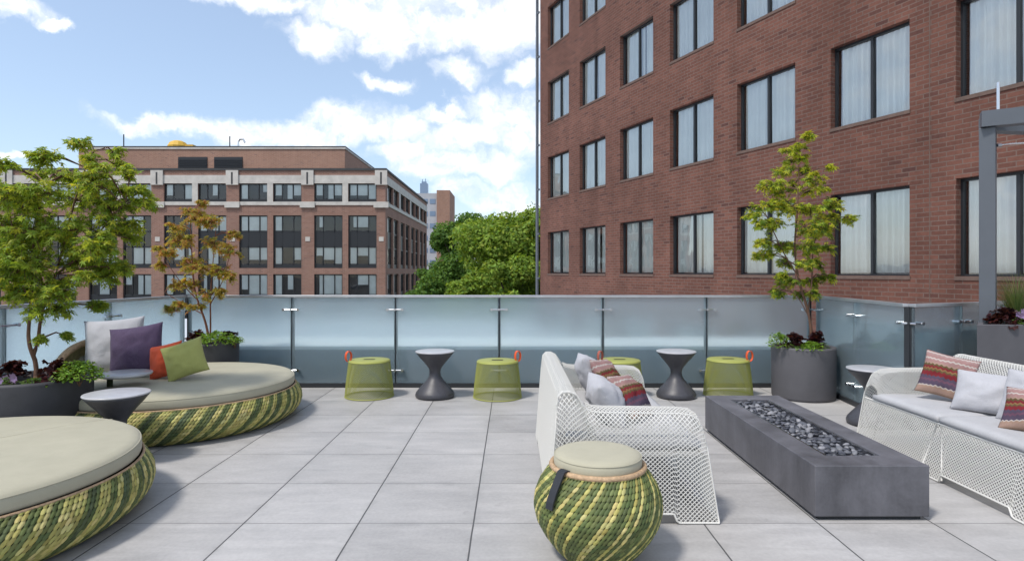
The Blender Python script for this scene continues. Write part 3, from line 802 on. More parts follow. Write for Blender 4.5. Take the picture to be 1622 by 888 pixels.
# ------------------------------------------------------------------ balustrades
ZTOP = 1.057
def balustrade(p0, p1, npan, label, ends=(True, True)):
    p0, p1 = Vector((*p0, 0)), Vector((*p1, 0)); d = p1 - p0; L = d.length
    t = thing('glass_balustrade', label, 'glass railing', p0, math.atan2(d.y, d.x), 'frosted glass balustrades round the terrace')
    s = L / npan
    for i in range(npan):
        b = MB(); b.box(i * s + 0.008, (i + 1) * s - 0.008, -0.007, 0.007, 0.05, ZTOP - 0.025)
        build('glass_panel', b, M['frosted'], t)
    b = MB(); b.box(0, L, -0.03, 0.03, ZTOP - 0.022, ZTOP + 0.006); build('top_rail', b, M['rail_cap'], t, bevel=0.004)
    b = MB(); b.box(0, L, -0.025, 0.03, 0.0, 0.048); build('base_channel', b, M['black_metal'], t)
    for i in range(npan + 1):
        if (i == 0 and not ends[0]) or (i == npan and not ends[1]): continue
        x = i * s; b = MB(); b.box(x - 0.018, x + 0.018, 0.012, 0.055, 0.049, ZTOP - 0.023)
        pt = build('post', b, M['black_metal'], t)
        for z in (0.897, 0.20):
            b = MB(); sg = [-1, 1]
            for q in sg:
                xx = x + q * 0.085
                if xx < 0 or xx > L: continue
                b.tube([(xx, -0.045, z), (xx, 0.02, z)], 0.016, 12)
                b.tube([(x, -0.03, z), (xx, -0.03, z)], 0.008, 8)
            b.tube([(x, -0.04, z), (x, 0.014, z)], 0.013, 10)
            build('clamp', b, M['steel'], pt, smooth=False)
    return t
XL, XR = -3.742, 3.446; YB = 7.05
balustrade((XL, YB), (XR, YB), 6, 'frosted glass railing along the back behind the stools and hourglass tables')
balustrade((-4.45, 2.86), (-3.772, 7.035), 4, 'frosted glass railing on the left behind the planter and daybeds')
balustrade((3.50, 7.02), (3.335, 5.16), 2, 'frosted glass railing between the round planter and the right corner')
balustrade((3.36, 5.13), (4.55, 5.62), 2, 'frosted glass railing behind the right sofa and square planter')
# parapet behind the glass
poly = [(-3.9, 7.33), (3.78, 7.33), (3.62, 5.40), (6.2, 6.35)]
t = thing('parapet_wall', 'low parapet wall seen blurred behind the frosted glass', 'wall', (0, 0, 0))
b = MB(); c = MB()
for i in range(len(poly) - 1):
    a, e = Vector((*poly[i], 0)), Vector((*poly[i + 1], 0)); d = (e - a).normalized(); nn = Vector((-d.y, d.x, 0)) * 0.26
    if i >= 0:
        z0, z1 = 0.0, (0.40 if i == 0 else 0.80)
        vs = [a, e, e + nn, a + nn]; vs = [v + Vector((0, 0, z0)) for v in vs] + [v + Vector((0, 0, z1)) for v in vs]
        fc = [(0, 3, 2, 1), (4, 5, 6, 7), (0, 1, 5, 4), (1, 2, 6, 5), (2, 3, 7, 6), (3, 0, 4, 7)]
        b.add(vs, fc)
        m = nn * 0.08; nn = nn * (3.8 if i == 0 else 1.5)
        if i: continue
        vs = [a - m, e - m, e + nn + m, a + nn + m]; vs = [v + Vector((0, 0, z1 + 0.002 + i * 0.001)) for v in vs] + [v + Vector((0, 0, z1 + 0.04 + i * 0.001)) for v in vs]
        c.add(vs, fc)
build('wall', b, M['parapet'], t); build('coping', c, M['parapet_cap'], t)

# ------------------------------------------------------------------ planters and plants
def round_planter(x, y, r, h, label, taper=0.97, mat='planter'):
    t = thing('planter', label, 'planter', (x, y, 0), 0, 'dark planters on the terrace')
    b = MB(); b.lathe([(r * taper - 0.02, 0), (r * taper - 0.005, 0.008), (r * taper, 0.03), (r, h - 0.02), (r - 0.004, h), (r - 0.035, h), (r - 0.04, h - 0.01), (r - 0.045, h - 0.08)], 72, cap1=False)
    build('pot', b, M[mat], t, smooth=True)
    b = MB(); b.lathe([(r - 0.044, h - 0.07), (0.02, h - 0.045)], 32, cap0=False); build('soil', b, M['soil'], t)
    return t
round_planter(-3.62, 4.62, 0.38, 0.54, 'round charcoal planter at the left edge holding the big green maple')
round_planter(-3.30, 6.73, 0.27, 0.56, 'round charcoal planter behind the far daybed holding the orange-tinted maple')
round_planter(3.10, 6.5, 0.318, 0.545, 'round charcoal planter by the right glass corner holding the yellow-green maple', 0.985, 'planter_light')
t = thing('planter', 'large square grey planter behind the right sofa at the pergola column', 'planter', (3.77, 4.95, 0), 0, 'dark planters on the terrace')
SK = 0.80
def slab(b, x0, x1, y0, y1, z0, z1):
    vs = [(x + SK * y, y, z) for z in (z0, z1) for y in (y0, y1) for x in (x0, x1)]
    b.add(vs, [(0, 2, 3, 1), (4, 5, 7, 6), (0, 1, 5, 4), (2, 6, 7, 3), (0, 4, 6, 2), (1, 3, 7, 5)])
b = MB(); O = [(0, 0), (1.5, 0), (1.5, 0.45), (0, 0.45)]; I = [(0.05, 0.04), (1.45, 0.04), (1.45, 0.41), (0.05, 0.41)]
q = lambda L, z: [(x + SK * y, y, z) for x, y in L]
vs = q(O, 0) + q(O, 0.904) + q(I, 0.904) + q(I, 0.80); fs = [(3, 2, 1, 0), (12, 13, 14, 15)]
for k in range(4):
    k2 = (k + 1) % 4; fs += [(k, k2, 4 + k2, 4 + k), (4 + k, 4 + k2, 8 + k2, 8 + k), (8 + k, 8 + k2, 12 + k2, 12 + k)]
b.add(vs, fs); build('box', b, M['planter_light'], t, bevel=0.006)
b = MB(); slab(b, 0.06, 1.44, 0.05, 0.40, 0.81, 0.85); build('soil', b, M['soil'], t)

def leafy(name, label, cat, loc, rx, rz, n, size, pal, seed, rosette=False, group=None, flowers=None):
    rn = random.Random(seed); b = MB()
    for k in range(n):
        th = rn.uniform(0, 2 * PI); el = rn.uniform(0.05, 1.0) ** 0.8 * PI / 2
        d = Vector((math.cos(th) * math.cos(el), math.sin(th) * math.cos(el), math.sin(el)))
        q = Vector((d.x * rx, d.y * rx, max(0.0, d.z * rz))) * rn.uniform(0.55, 1.0)
        q *= 1 + 0.25 * noise.noise(d * 2.3 + Vector((seed, 0, 0)))
        nrm = (d * 0.6 + Vector((rn.gauss(0, 0.5), rn.gauss(0, 0.5), 0.8))).normalized()
        fw = (d + Vector((rn.uniform(-1, 1), rn.uniform(-1, 1), rn.uniform(-.3, .3)))); fw -= nrm * fw.dot(nrm); fw.normalize()
        sd = nrm.cross(fw); s = size * rn.uniform(0.6, 1.2); col = vary(rn.choice(pal), rn, 0.3, 0.15)
        if rosette:
            vs = [q]; m = 7
            for i in range(m + 1):
                a = -1.5 + 3.0 * i / m; vs.append(q + (fw * math.cos(a) + sd * math.sin(a)) * s * (1 + 0.18 * (i % 2)) + nrm * s * (0.35 * (0.5 - (i % 2)) + 0.25))
            b.add(vs, [(0, i, i + 1) for i in range(1, m + 1)], 0, col)
        else:
            b.add([q - fw * s * 0.2, q + sd * s * 0.32 + fw * s * 0.3 + nrm * s * 0.08, q + fw * s, q - sd * s * 0.32 + fw * s * 0.3 + nrm * s * 0.08], [(0, 1, 2, 3)], 0, col)
    t = thing(name, label, cat, loc, 0, group or 'bedding plants in the planters')
    build('foliage', b, M['leaf'], t)
    b = MB()
    for k in range(6):
        a = k * 1.05; b.tube([(0, 0, -0.04), (0.3 * rx * math.cos(a), 0.3 * rx * math.sin(a), rz * 0.5)], [0.004, 0.002], 4)
    build('stem', b, M['bark'], t)
    if flowers:
        for k in range(flowers):
            th = rn.uniform(0, 2 * PI); q = Vector((math.cos(th) * rx * rn.uniform(.3, .9), math.sin(th) * rx * rn.uniform(.3, .9), rz * rn.uniform(.6, 1.0)))
            fb = MB()
            for i in range(5):
                a = i * 2 * PI / 5; u1 = Vector((math.cos(a), -0.4, math.sin(a))); u2 = Vector((math.cos(a + .6), -0.4, math.sin(a + .6))); u0 = Vector((math.cos(a - .6), -0.4, math.sin(a - .6)))
                fb.add([q, q + u0 * 0.018, q + u1 * 0.028, q + u2 * 0.018], [(0, 1, 2, 3)], 0, (0.42, 0.30, 0.55))
            build('flower', fb, M['leaf'], t)
    return t
DK = [(0.045, 0.012, 0.016), (0.028, 0.01, 0.014), (0.075, 0.022, 0.022)]
GL = [(0.17, 0.31, 0.035), (0.24, 0.39, 0.045), (0.12, 0.22, 0.03)]
GD = [(0.09, 0.17, 0.035), (0.13, 0.22, 0.04)]
def soilpos(px, Y, z): return ((px - CX) / FPX * Y, Y, z)
leafy('heuchera_plant', 'dark purple ruffled plant at the right of the big maple trunk', 'plant', soilpos(92, 4.5, 0.52), 0.13, 0.15, 110, 0.035, DK, 21, True)
leafy('heuchera_plant', 'dark purple ruffled plant at the left edge of the picture', 'plant', soilpos(18, 4.62, 0.52), 0.10, 0.13, 90, 0.035, DK, 22, True)
leafy('bedding_plant', 'bright green bushy plant spilling over the left planter rim by the small tables', 'plant', soilpos(126, 4.5, 0.53), 0.185, 0.15, 1300, 0.024, GL, 23)
leafy('viola_plant', 'small violet flowers on green leaves in the left planter', 'plant', soilpos(8, 4.38, 0.50), 0.10, 0.08, 180, 0.02, GD, 24, flowers=12)
leafy('bedding_plant', 'low dark green plant under the big maple trunk', 'plant', soilpos(55, 4.42, 0.50), 0.13, 0.06, 160, 0.024, GD, 25)
leafy('heuchera_plant', 'dark purple ruffled plant in front of the orange-tinted maple stems', 'plant', soilpos(312, 6.68, 0.545), 0.12, 0.13, 90, 0.035, DK, 26, True)
leafy('heuchera_plant', 'dark purple ruffled plant at the right of the orange-tinted maple', 'plant', soilpos(364, 6.78, 0.545), 0.11, 0.12, 80, 0.035, DK, 27, True)
leafy('bedding_plant', 'light green bushy plant filling the planter behind the far daybed', 'plant', soilpos(340, 6.58, 0.55), 0.24, 0.14, 1200, 0.024, GL, 28)
leafy('bedding_plant', 'green sprig overhanging the right rim of the planter behind the far daybed', 'plant', soilpos(372, 6.66, 0.54), 0.11, 0.09, 260, 0.024, GL, 29)
leafy('bedding_plant', 'light green bushy plant at the left rim of the right round planter', 'plant', soilpos(1236, 6.40, 0.53), 0.15, 0.17, 700, 0.024, GL, 30)
leafy('heuchera_plant', 'dark purple ruffled plant left of the yellow-green maple trunk', 'plant', soilpos(1257, 6.36, 0.53), 0.10, 0.17, 110, 0.035, DK, 31, True)
leafy('bedding_plant', 'bright green plant at the front rim of the right round planter', 'plant', soilpos(1282, 6.30, 0.52), 0.16, 0.09, 700, 0.024, GL, 32)
leafy('heuchera_plant', 'dark purple ruffled plant right of the yellow-green maple trunk', 'plant', soilpos(1292, 6.42, 0.53), 0.09, 0.16, 90, 0.035, DK, 33, True)
leafy('viola_plant', 'small violet flowers at the right rim of the right round planter', 'plant', soilpos(1305, 6.42, 0.52), 0.06, 0.07, 90, 0.02, GD, 34, flowers=6)
leafy('heuchera_plant', 'dark purple ruffled plant in the square planter by the pergola column', 'plant', soilpos(1588, 5.08, 0.86), 0.12, 0.16, 130, 0.035, DK, 35, True)
leafy('bedding_plant', 'green plant at the right edge in the square planter', 'plant', soilpos(1618, 5.05, 0.86), 0.13, 0.12, 400, 0.028, GD, 36)
leafy('viola_plant', 'violet flowers among the grass in the square planter', 'plant', soilpos(1612, 5.03, 0.88), 0.08, 0.13, 120, 0.02, GD, 37, flowers=6)
# ornamental grass
rn = random.Random(44); b = MB(); gl_ = soilpos(1610, 5.22, 0.85)
for k in range(420):
    th = rn.uniform(0, 2 * PI); L = rn.uniform(0.35, 0.66); sp = rn.uniform(0.05, 0.34); w_ = 0.0022
    pts = [Vector((0.03 * math.cos(th) + sp * math.cos(th) * s ** 1.8, 0.03 * math.sin(th) + sp * 0.6 * math.sin(th) * s ** 1.8, L * (s - 0.25 * s ** 3))) for s in (0, .25, .5, .75, 1)]
    sd = Vector((-math.sin(th), math.cos(th), 0)) * w_; col = vary(rn.choice([(0.14, 0.2, 0.06), (0.22, 0.24, 0.11), (0.09, 0.15, 0.05)]), rn)
    for i in range(4):
        a0, a1 = 1 - i * 0.2, 1 - (i + 1) * 0.22
        b.add([pts[i] - sd * a0, pts[i] + sd * a0, pts[i + 1] + sd * a1, pts[i + 1] - sd * a1], [(0, 1, 2, 3)], 0, col)
o = build('grass_tuft', b, M['leaf']); o.location = gl_; tag(o, 'feathery ornamental grass in the square planter at the right edge', 'grass plant', 'bedding plants in the planters')

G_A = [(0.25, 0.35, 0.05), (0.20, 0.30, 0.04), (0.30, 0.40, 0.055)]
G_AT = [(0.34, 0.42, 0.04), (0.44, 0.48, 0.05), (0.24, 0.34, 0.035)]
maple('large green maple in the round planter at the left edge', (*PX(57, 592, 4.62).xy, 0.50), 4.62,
      [([(57, 598), (54, 570), (50, 545), (46, 515), (46, 470), (52, 420), (62, 345), (70, 290)], 0.017, 0.005),
       ([(53, 562), (60, 530), (72, 485), (88, 435), (104, 360), (128, 290), (152, 240)], 0.014, 0.004),
       ([(72, 485), (60, 430), (30, 380), (15, 330)], 0.010, 0.004), ([(88, 435), (130, 400), (175, 350), (200, 320)], 0.010, 0.003)],
      [(158, 236, 13), (150, 255, 15), (108, 262, 18), (88, 275, 12), (55, 272, 16), (25, 272, 13), (190, 272, 14), (140, 285, 22), (176, 300, 20), (205, 300, 13), (222, 322, 12), (165, 325, 28), (110, 315, 32), (60, 318, 28), (15, 325, 26),
       (185, 355, 18), (140, 365, 34), (80, 370, 38), (25, 380, 36), (182, 395, 24), (130, 415, 36), (70, 425, 36), (18, 435, 34), (195, 378, 9), (165, 440, 16), (110, 462, 28), (60, 465, 22), (190, 425, 12), (5, 468, 18), (92, 492, 16), (30, 405, 28), (-20, 360, 30), (-25, 420, 30), (82, 536, 7), (118, 488, 12), (-15, 300, 22)],
      G_A, 1, 0.045, 0.85, 'bark', 0.62, G_AT)
O_A = [(0.46, 0.27, 0.06), (0.32, 0.27, 0.05), (0.44, 0.40, 0.06), (0.25, 0.30, 0.05), (0.56, 0.48, 0.07)]
O_T = [(0.42, 0.20, 0.06), (0.42, 0.32, 0.05), (0.30, 0.26, 0.04)]
maple('slender orange and olive tinted maple behind the far daybed', (*PX(332, 530, 6.73).xy, 0.52), 6.73,
      [([(330, 532), (323, 500), (310, 460), (303, 410), (300, 340)], 0.014, 0.003), ([(333, 532), (334, 480), (338, 420), (342, 350)], 0.010, 0.003),
       ([(315, 478), (290, 450), (262, 410)], 0.007, 0.003), ([(334, 480), (355, 440), (366, 400)], 0.006, 0.003), ([(322, 498), (290, 480), (262, 462)], 0.006, 0.003)],
      [(302, 318, 8), (300, 335, 12), (318, 350, 15), (340, 352, 13), (284, 362, 10), (365, 372, 8), (300, 382, 17), (335, 388, 17), (360, 400, 12), (263, 402, 12), (285, 415, 15), (320, 425, 17), (350, 430, 15), (368, 440, 9), (252, 422, 8), (300, 452, 13), (272, 450, 10), (262, 490, 9), (288, 482, 8), (338, 465, 11), (356, 462, 8), (322, 485, 7), (250, 395, 7)],
      O_A, 2, 0.042, 0.62, 'bark_red', 0.7, O_T)
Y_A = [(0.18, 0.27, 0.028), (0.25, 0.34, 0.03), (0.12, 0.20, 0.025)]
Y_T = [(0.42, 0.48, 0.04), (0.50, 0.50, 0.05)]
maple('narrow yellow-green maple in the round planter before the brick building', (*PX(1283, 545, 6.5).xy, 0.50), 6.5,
      [([(1285, 552), (1283, 520), (1278, 485), (1266, 440), (1258, 390), (1262, 330), (1266, 280), (1268, 225)], 0.018, 0.003),
       ([(1280, 495), (1284, 450), (1288, 400), (1300, 350)], 0.010, 0.003), ([(1266, 440), (1240, 400), (1218, 350), (1210, 325)], 0.008, 0.003), ([(1283, 505), (1262, 470), (1235, 448)], 0.006, 0.002), ([(1262, 330), (1290, 345), (1335, 350)], 0.006, 0.002)],
      [(1268, 222, 7), (1262, 236, 11), (1270, 250, 11), (1258, 264, 11), (1276, 272, 9), (1300, 272, 4), (1222, 292, 12), (1245, 298, 14), (1270, 294, 16), (1296, 302, 10), (1205, 330, 12), (1230, 326, 16), (1262, 328, 18), (1290, 332, 16), (1318, 346, 14), (1342, 349, 9), (1200, 355, 10), (1226, 358, 15), (1275, 362, 19), (1302, 368, 13), (1205, 385, 9), (1242, 390, 11), (1275, 392, 17), (1300, 395, 11), (1215, 405, 9), (1258, 418, 12), (1290, 420, 12), (1262, 448, 14), (1298, 448, 11), (1312, 440, 6), (1240, 465, 8), (1288, 468, 9), (1232, 436, 6), (1192, 342, 6)],
      Y_A, 3, 0.048, 0.72, 'bark', 0.75, Y_T)

# ------------------------------------------------------------------ pergola
t = thing('pergola', 'grey steel pergola column and beams at the right edge of the terrace', 'pergola', (3.985, 5.13, 0))
b = MB(); ca, sa = math.cos(R(-43)), math.sin(R(-43)); h2 = 0.056; q = [(0.068 + ca * x - sa * y, 0.07 + sa * x + ca * y) for x, y in ((-h2, -h2), (h2, -h2), (h2, h2), (-h2, h2))]
b.add([(x, y, 0) for x, y in q] + [(x, y, 2.55) for x, y in q], [(3, 2, 1, 0), (4, 5, 6, 7), (0, 1, 5, 4), (1, 2, 6, 5), (2, 3, 7, 6), (3, 0, 4, 7)]); build('column', b, M['pole_gray'], t, bevel=0.004)
def beam(p, q, w_, z0, z1, name='beam'):
    p, q = Vector((*p, 0)), Vector((*q, 0)); d = (q - p).normalized(); nn = Vector((-d.y, d.x, 0)) * w_ / 2
    vs = [p - nn, q - nn, q + nn, p + nn]; vs = [v + Vector((0, 0, z0)) for v in vs] + [v + Vector((0, 0, z1)) for v in vs]
    b = MB(); b.add(vs, [(0, 3, 2, 1), (4, 5, 6, 7), (0, 1, 5, 4), (1, 2, 6, 5), (2, 3, 7, 6), (3, 0, 4, 7)]); build(name, b, M['pole_gray'], t)
beam((0.0, 0.06), (1.3, -0.70), 0.115, 2.553, 2.685); beam((0.08, 0.12), (2.6, 0.5), 0.115, 2.535, 2.66)
b = MB(); b.tube([(0.125, 0.03, 2.69), (0.125, 0.03, 2.93)], 0.012, 8); build('rod', b, M['steel'], t)
b = MB(); b.tube([(0.116, 0.03, 2.40), (0.21, 0.02, 2.41), (0.6, -0.1, 2.42)], 0.006, 6); b.tube([(0.116, 0.03, 2.40), (0.15, 0.03, 2.40)], 0.014, 8); build('tie_cable', b, M['steel'], t)

# ------------------------------------------------------------------ woven daybeds and ottoman
GRN = [(0.105, 0.13, 0.042), (0.08, 0.105, 0.036), (0.14, 0.165, 0.055)]
YEL = [(0.42, 0.38, 0.12), (0.50, 0.44, 0.17), (0.33, 0.30, 0.09)]
DGR = [(0.075, 0.10, 0.045), (0.095, 0.12, 0.05)]
def woven(prof, N, nrow, lean, pattern, seed, amp=0.006, a0=0.0, a1=2 * PI, zf=None):
    rn = random.Random(seed); b = MB()
    seg = [0]
    for i in range(1, len(prof)): seg.append(seg[-1] + math.hypot(prof[i][0] - prof[i - 1][0], prof[i][1] - prof[i - 1][1]))
    T = seg[-1]
    def P(v):
        v = max(0, min(1, v)) * T; i = 1
        while i < len(seg) - 1 and seg[i] < v: i += 1
        u = (v - seg[i - 1]) / (seg[i] - seg[i - 1]); a, c = prof[i - 1], prof[i]
        r, z = a[0] + (c[0] - a[0]) * u, a[1] + (c[1] - a[1]) * u
        dr, dz = c[0] - a[0], c[1] - a[1]; L = math.hypot(dr, dz); return r, z, dz / L, -dr / L
    lim = a1 - a0 < 6.2
    for j in range(nrow + 1):
        for i in range(N):
            k = pattern[(i) % len(pattern)]
            pal = {'g': GRN, 'y': YEL, 'd': DGR}[k]; col = vary(rn.choice(pal), rn, 0.22, 0.08)
            vs = []; hgt = 1.22
            for q in range(5):
                tq = q / 4; v = (j - 0.5 + hgt * (tq - 0.0)) / nrow
                for s in range(4):
                    us = s / 3 - 0.5
                    wd = 1.06 * (0.36 + 0.64 * math.sin(PI * min(1, 0.16 + tq * 0.84)))
                    th = 2 * PI * (i + us * wd + lean * (j - 0.5 + hgt * tq)) / N
                    r, z, nr, nz = P(v)
                    h = amp * (0.2 + 0.55 * (1 - (2 * us) ** 4)) * (0.3 + 0.7 * math.sin(PI * (0.08 + 0.84 * tq))) + amp * 1.1 * (1 - tq) * (0.5 + 0.5 * math.cos(PI * us))
                    if zf: z = zf(th, z)
                    vs.append(((r + nr * h) * math.cos(th), (r + nr * h) * math.sin(th), z + nz * h))
            if lim:
                ac = math.atan2(vs[9][1], vs[9][0]) % (2 * PI)
                if not (a0 <= ac <= a1): continue
            b.add(vs, [(q * 4 + s, q * 4 + s + 1, q * 4 + 5 + s, q * 4 + 4 + s) for q in range(4) for s in range(3)], 0, col)
    return b
def tor(b, R_, r, z, n=96, m=8, cx=0, cy=0):
    b.tube([(cx + R_ * math.cos(2 * PI * k / n), cy + R_ * math.sin(2 * PI * k / n), z) for k in range(n)], r, m, closed=True)

PAT_D = 'yyygdgyyyggyyddgyyyggdyyggyyggyyydgg'[:32]
def daybed(loc, rz, label, back):
    t = thing('daybed', label, 'daybed', loc, rz, 'round woven daybeds with tan cushions')
    prof = [(0.93, 0.015), (0.985, 0.05), (1.025, 0.10), (1.04, 0.15), (1.035, 0.20), (1.01, 0.25), (0.985, 0.28)]
    build('woven_base', woven(prof, 256, 12, 0.85, PAT_D, 7, 0.0045), M['wicker'], t, smooth=True)
    b = MB(); b.lathe([(0.90, 0.0), (0.925, 0.015)] + [(r - 0.006, z) for r, z in prof[1:]], 96, cap1=False); build('base_shell', b, M['wicker_under'], t)
    b = MB(); tor(b, 0.985, 0.007, 0.283); build('rim', b, M['rope_trim'], t, smooth=True)
    b = MB(); R0 = 0.975
    pr = [(0.6, 0.282), (R0 - 0.02, 0.284), (R0 - 0.004, 0.292), (R0, 0.305), (R0, 0.345), (R0 - 0.006, 0.360), (R0 - 0.025, 0.374), (R0 - 0.06, 0.382), (0.7, 0.392), (0.35, 0.397), (0.02, 0.399)]
    b.lathe(pr, 128); cu = build('cushion', b, M['cushion_tan'], t, smooth=True)
    b = MB(); tor(b, R0 - 0.006, 0.004, 0.358, 128, 6)
    b.tube([(-0.955, 0.05, 0.3735), (-0.90, 0.05, 0.3825), (-0.68, 0.05, 0.3915), (-0.35, 0.04, 0.3965), (0, 0.03, 0.3985), (0.35, 0.02, 0.3965), (0.68, 0.02, 0.3915), (0.90, 0.01, 0.3825), (0.958, 0.01, 0.3735)], 0.0025, 6) if not back else None
    build('seam', b, M['cushion_tan'], cu, smooth=True)
    if back:
        a0, a1 = R(128), R(200)
        zf = lambda th, z: 0.27 + (z - 0.27) * math.sqrt(max(0.02, math.sin(PI * min(1, max(0, ((th % (2 * PI)) - a0) / (a1 - a0))))))
        pr = [(1.0, 0.27), (1.04, 0.40), (1.06, 0.50), (1.05, 0.60), (1.02, 0.68)]
        build('backrest', woven(pr, 224, 12, 0.8, PAT_D, 9, 0.006, a0, a1, zf), M['wicker'], t, smooth=True)
        b = MB(); n = 40; vs = []
        for i in range(n + 1):
            th = a0 + (a1 - a0) * i / n
            for r, z in pr + [(r - 0.05, z) for r, z in pr[::-1]]: vs.append(((r - 0.006) * math.cos(th), (r - 0.006) * math.sin(th), zf(th, z)))
        m = 10; fs = [(i * m + k, i * m + (k + 1) % m, (i + 1) * m + (k + 1) % m, (i + 1) * m + k) for i in range(n) for k in range(m)] + [tuple(range(m)), tuple(n * m + k for k in range(m - 1, -1, -1))]
        b.add(vs, fs); build('backrest_shell', b, M['wicker_back'], t)
        b = MB(); b.tube([(0.99 * math.cos(a0 + (a1 - a0) * i / n), 0.99 * math.sin(a0 + (a1 - a0) * i / n), zf(a0 + (a1 - a0) * i / n, 0.68)) for i in range(n + 1)], 0.03, 8); build('backrest_rim', b, M['rope_trim'], t, smooth=True)
    return t
daybed((-3.0, 5.52, 0), 0, 'round woven daybed with pillows, beside the back railing', True)
daybed((-3.03, 3.12, 0), 1.1, 'round woven daybed without pillows, nearest at the left edge', False)

t = thing('ottoman', 'round striped woven ottoman with tan cushion and black strap, front of the left sofa', 'ottoman', (0.405, 2.89, 0))
prof = [(0.165, 0.01), (0.205, 0.05), (0.25, 0.11), (0.283, 0.17), (0.298, 0.235), (0.293, 0.29), (0.272, 0.345), (0.238, 0.395), (0.218, 0.42)]
build('woven_body', woven(prof, 88, 18, 0.85, 'ggyggyggggyygggygyggggy', 13, 0.0038), M['wicker'], t, smooth=True)
b = MB(); b.lathe([(r - 0.006, z) for r, z in prof], 64, cap1=False); build('body_shell', b, M['wicker_under'], t)
b = MB(); tor(b, 0.217, 0.013, 0.424); build('rim', b, M['rope_trim'], t, smooth=True)
b = MB(); b.lathe([(0.10, 0.40), (0.198, 0.405), (0.206, 0.425), (0.207, 0.455), (0.203, 0.472), (0.190, 0.483), (0.16, 0.488), (0.08, 0.490), (0.01, 0.490)], 72); cu = build('cushion', b, M['cushion_tan'], t, smooth=True)
b = MB(); tor(b, 0.204, 0.0025, 0.472, 72, 6); build('seam', b, M['cushion_tan'], cu)
# strap hanging over the rim
b = MB(); th = R(-140); d = Vector((math.cos(th), math.sin(th), 0)); sd = Vector((-d.y, d.x, 0)) * 0.021
path = [(0.195, 0.435), (0.215, 0.44), (0.236, 0.435), (0.255, 0.405), (0.283, 0.36), (0.305, 0.315), (0.312, 0.285)]
vs = []
for r, z in path:
    for e in (0, 0.007):
        for s in (-1, 1): vs.append(d * (r + e) + sd * s * 1.0 + Vector((0, 0, z + e * 0.6)))
fs = []
for i in range(len(path) - 1):
    o_ = i * 4; fs += [(o_, o_ + 1, o_ + 5, o_ + 4), (o_ + 2, o_ + 6, o_ + 7, o_ + 3), (o_, o_ + 4, o_ + 6, o_ + 2), (o_ + 1, o_ + 3, o_ + 7, o_ + 5)]
fs += [(0, 2, 3, 1), (len(vs) - 4, len(vs) - 3, len(vs) - 1, len(vs) - 2)]
b.add(vs, fs); build('strap', b, M['black_strap'], t)

# ------------------------------------------------------------------ hourglass tables, small disc table
def hourglass(loc, label):
    t = thing('side_table', label, 'side table', loc, 0, 'charcoal hourglass side tables')
    b = MB(); b.lathe([(0.185, 0.0), (0.205, 0.012), (0.208, 0.035), (0.198, 0.06), (0.165, 0.10), (0.12, 0.15), (0.085, 0.19), (0.064, 0.225), (0.058, 0.265), (0.063, 0.30), (0.085, 0.335), (0.125, 0.385), (0.165, 0.43), (0.193, 0.465), (0.204, 0.48)], 64)
    build('base', b, M['charcoal_plastic'], t, smooth=True)
    b = MB(); b.lathe([(0.204, 0.4805), (0.208, 0.485), (0.206, 0.491), (0.195, 0.493), (0.05, 0.4925), (0.01, 0.4925)], 64); tp = build('tabletop', b, M['table_top'], t, smooth=True)
    return t
h0 = hourglass((-0.82, 6.50, 0), 'charcoal hourglass table by the back railing between two green stools')
dup(h0, 'charcoal hourglass table by the back railing left of the rightmost green stool', (1.748, 6.5, 0), 0)
dup(h0, 'charcoal hourglass table half hidden behind the far arm of the right sofa', (3.15, 5.33, 0), 0)
dup(h0, 'charcoal hourglass table between the two daybeds at the left', (-2.75, 4.25, 0), 0)
b = MB(); t = thing('side_table', 'thin round disc table on a slender post beside the daybed pillows', 'side table', (-3.17, 5.0, 0))
p_ = soilpos(174, 5.0, 0)
b.tube([(p_[0] + 3.17, 0, 0.0), (p_[0] + 3.17, 0, 0.48)], 0.022, 12); build('post', b, M['wicker_under'], t)
b = MB(); b.lathe([(0.17, 0), (0.17, 0.012), (0.03, 0.02)], 40); build('base_plate', b, M['charcoal_plastic'], t)
b = MB(); b.lathe([(0.17, 0.481), (0.196, 0.490), (0.200, 0.500), (0.197, 0.508), (0.05, 0.509), (0.01, 0.509)], 56); build('tabletop', b, M['table_top'], t, smooth=True)

# ------------------------------------------------------------------ lattice surfaces
def lattice(b, F, nu, nv, frac=0.24, keep=None):
    cache = {}
    def V(i, j):
        if (i, j) not in cache:
            cache[(i, j)] = len(b.v); b.v.append(tuple(F(i / nu, j / nv)))
        return cache[(i, j)]
    for i in range(0, nu + 1):
        for j in range(0, nv + 1):
            if (i + j) % 2 == 0: continue
            if keep and not keep(i / nu, j / nv): continue
            cs = [(i - 1, j), (i, j - 1), (i + 1, j), (i, j + 1)]
            cs = [(max(0, min(nu, a)), max(0, min(nv, c))) for a, c in cs]
            ctr = (sum(c[0] for c in cs) / 4, sum(c[1] for c in cs) / 4)
            oi = [V(*c) for c in cs]; ii = []
            for c in cs:
                u = (ctr[0] + (c[0] - ctr[0]) * (1 - frac)) / nu; v = (ctr[1] + (c[1] - ctr[1]) * (1 - frac)) / nv
                ii.append(len(b.v)); b.v.append(tuple(F(u, v)))
            for k in range(4):
                k2 = (k + 1) % 4
                if oi[k] == oi[k2]: continue
                b.f.append((oi[k], oi[k2], ii[k2], ii[k])); b.mi.append(0); b.col.append(None)

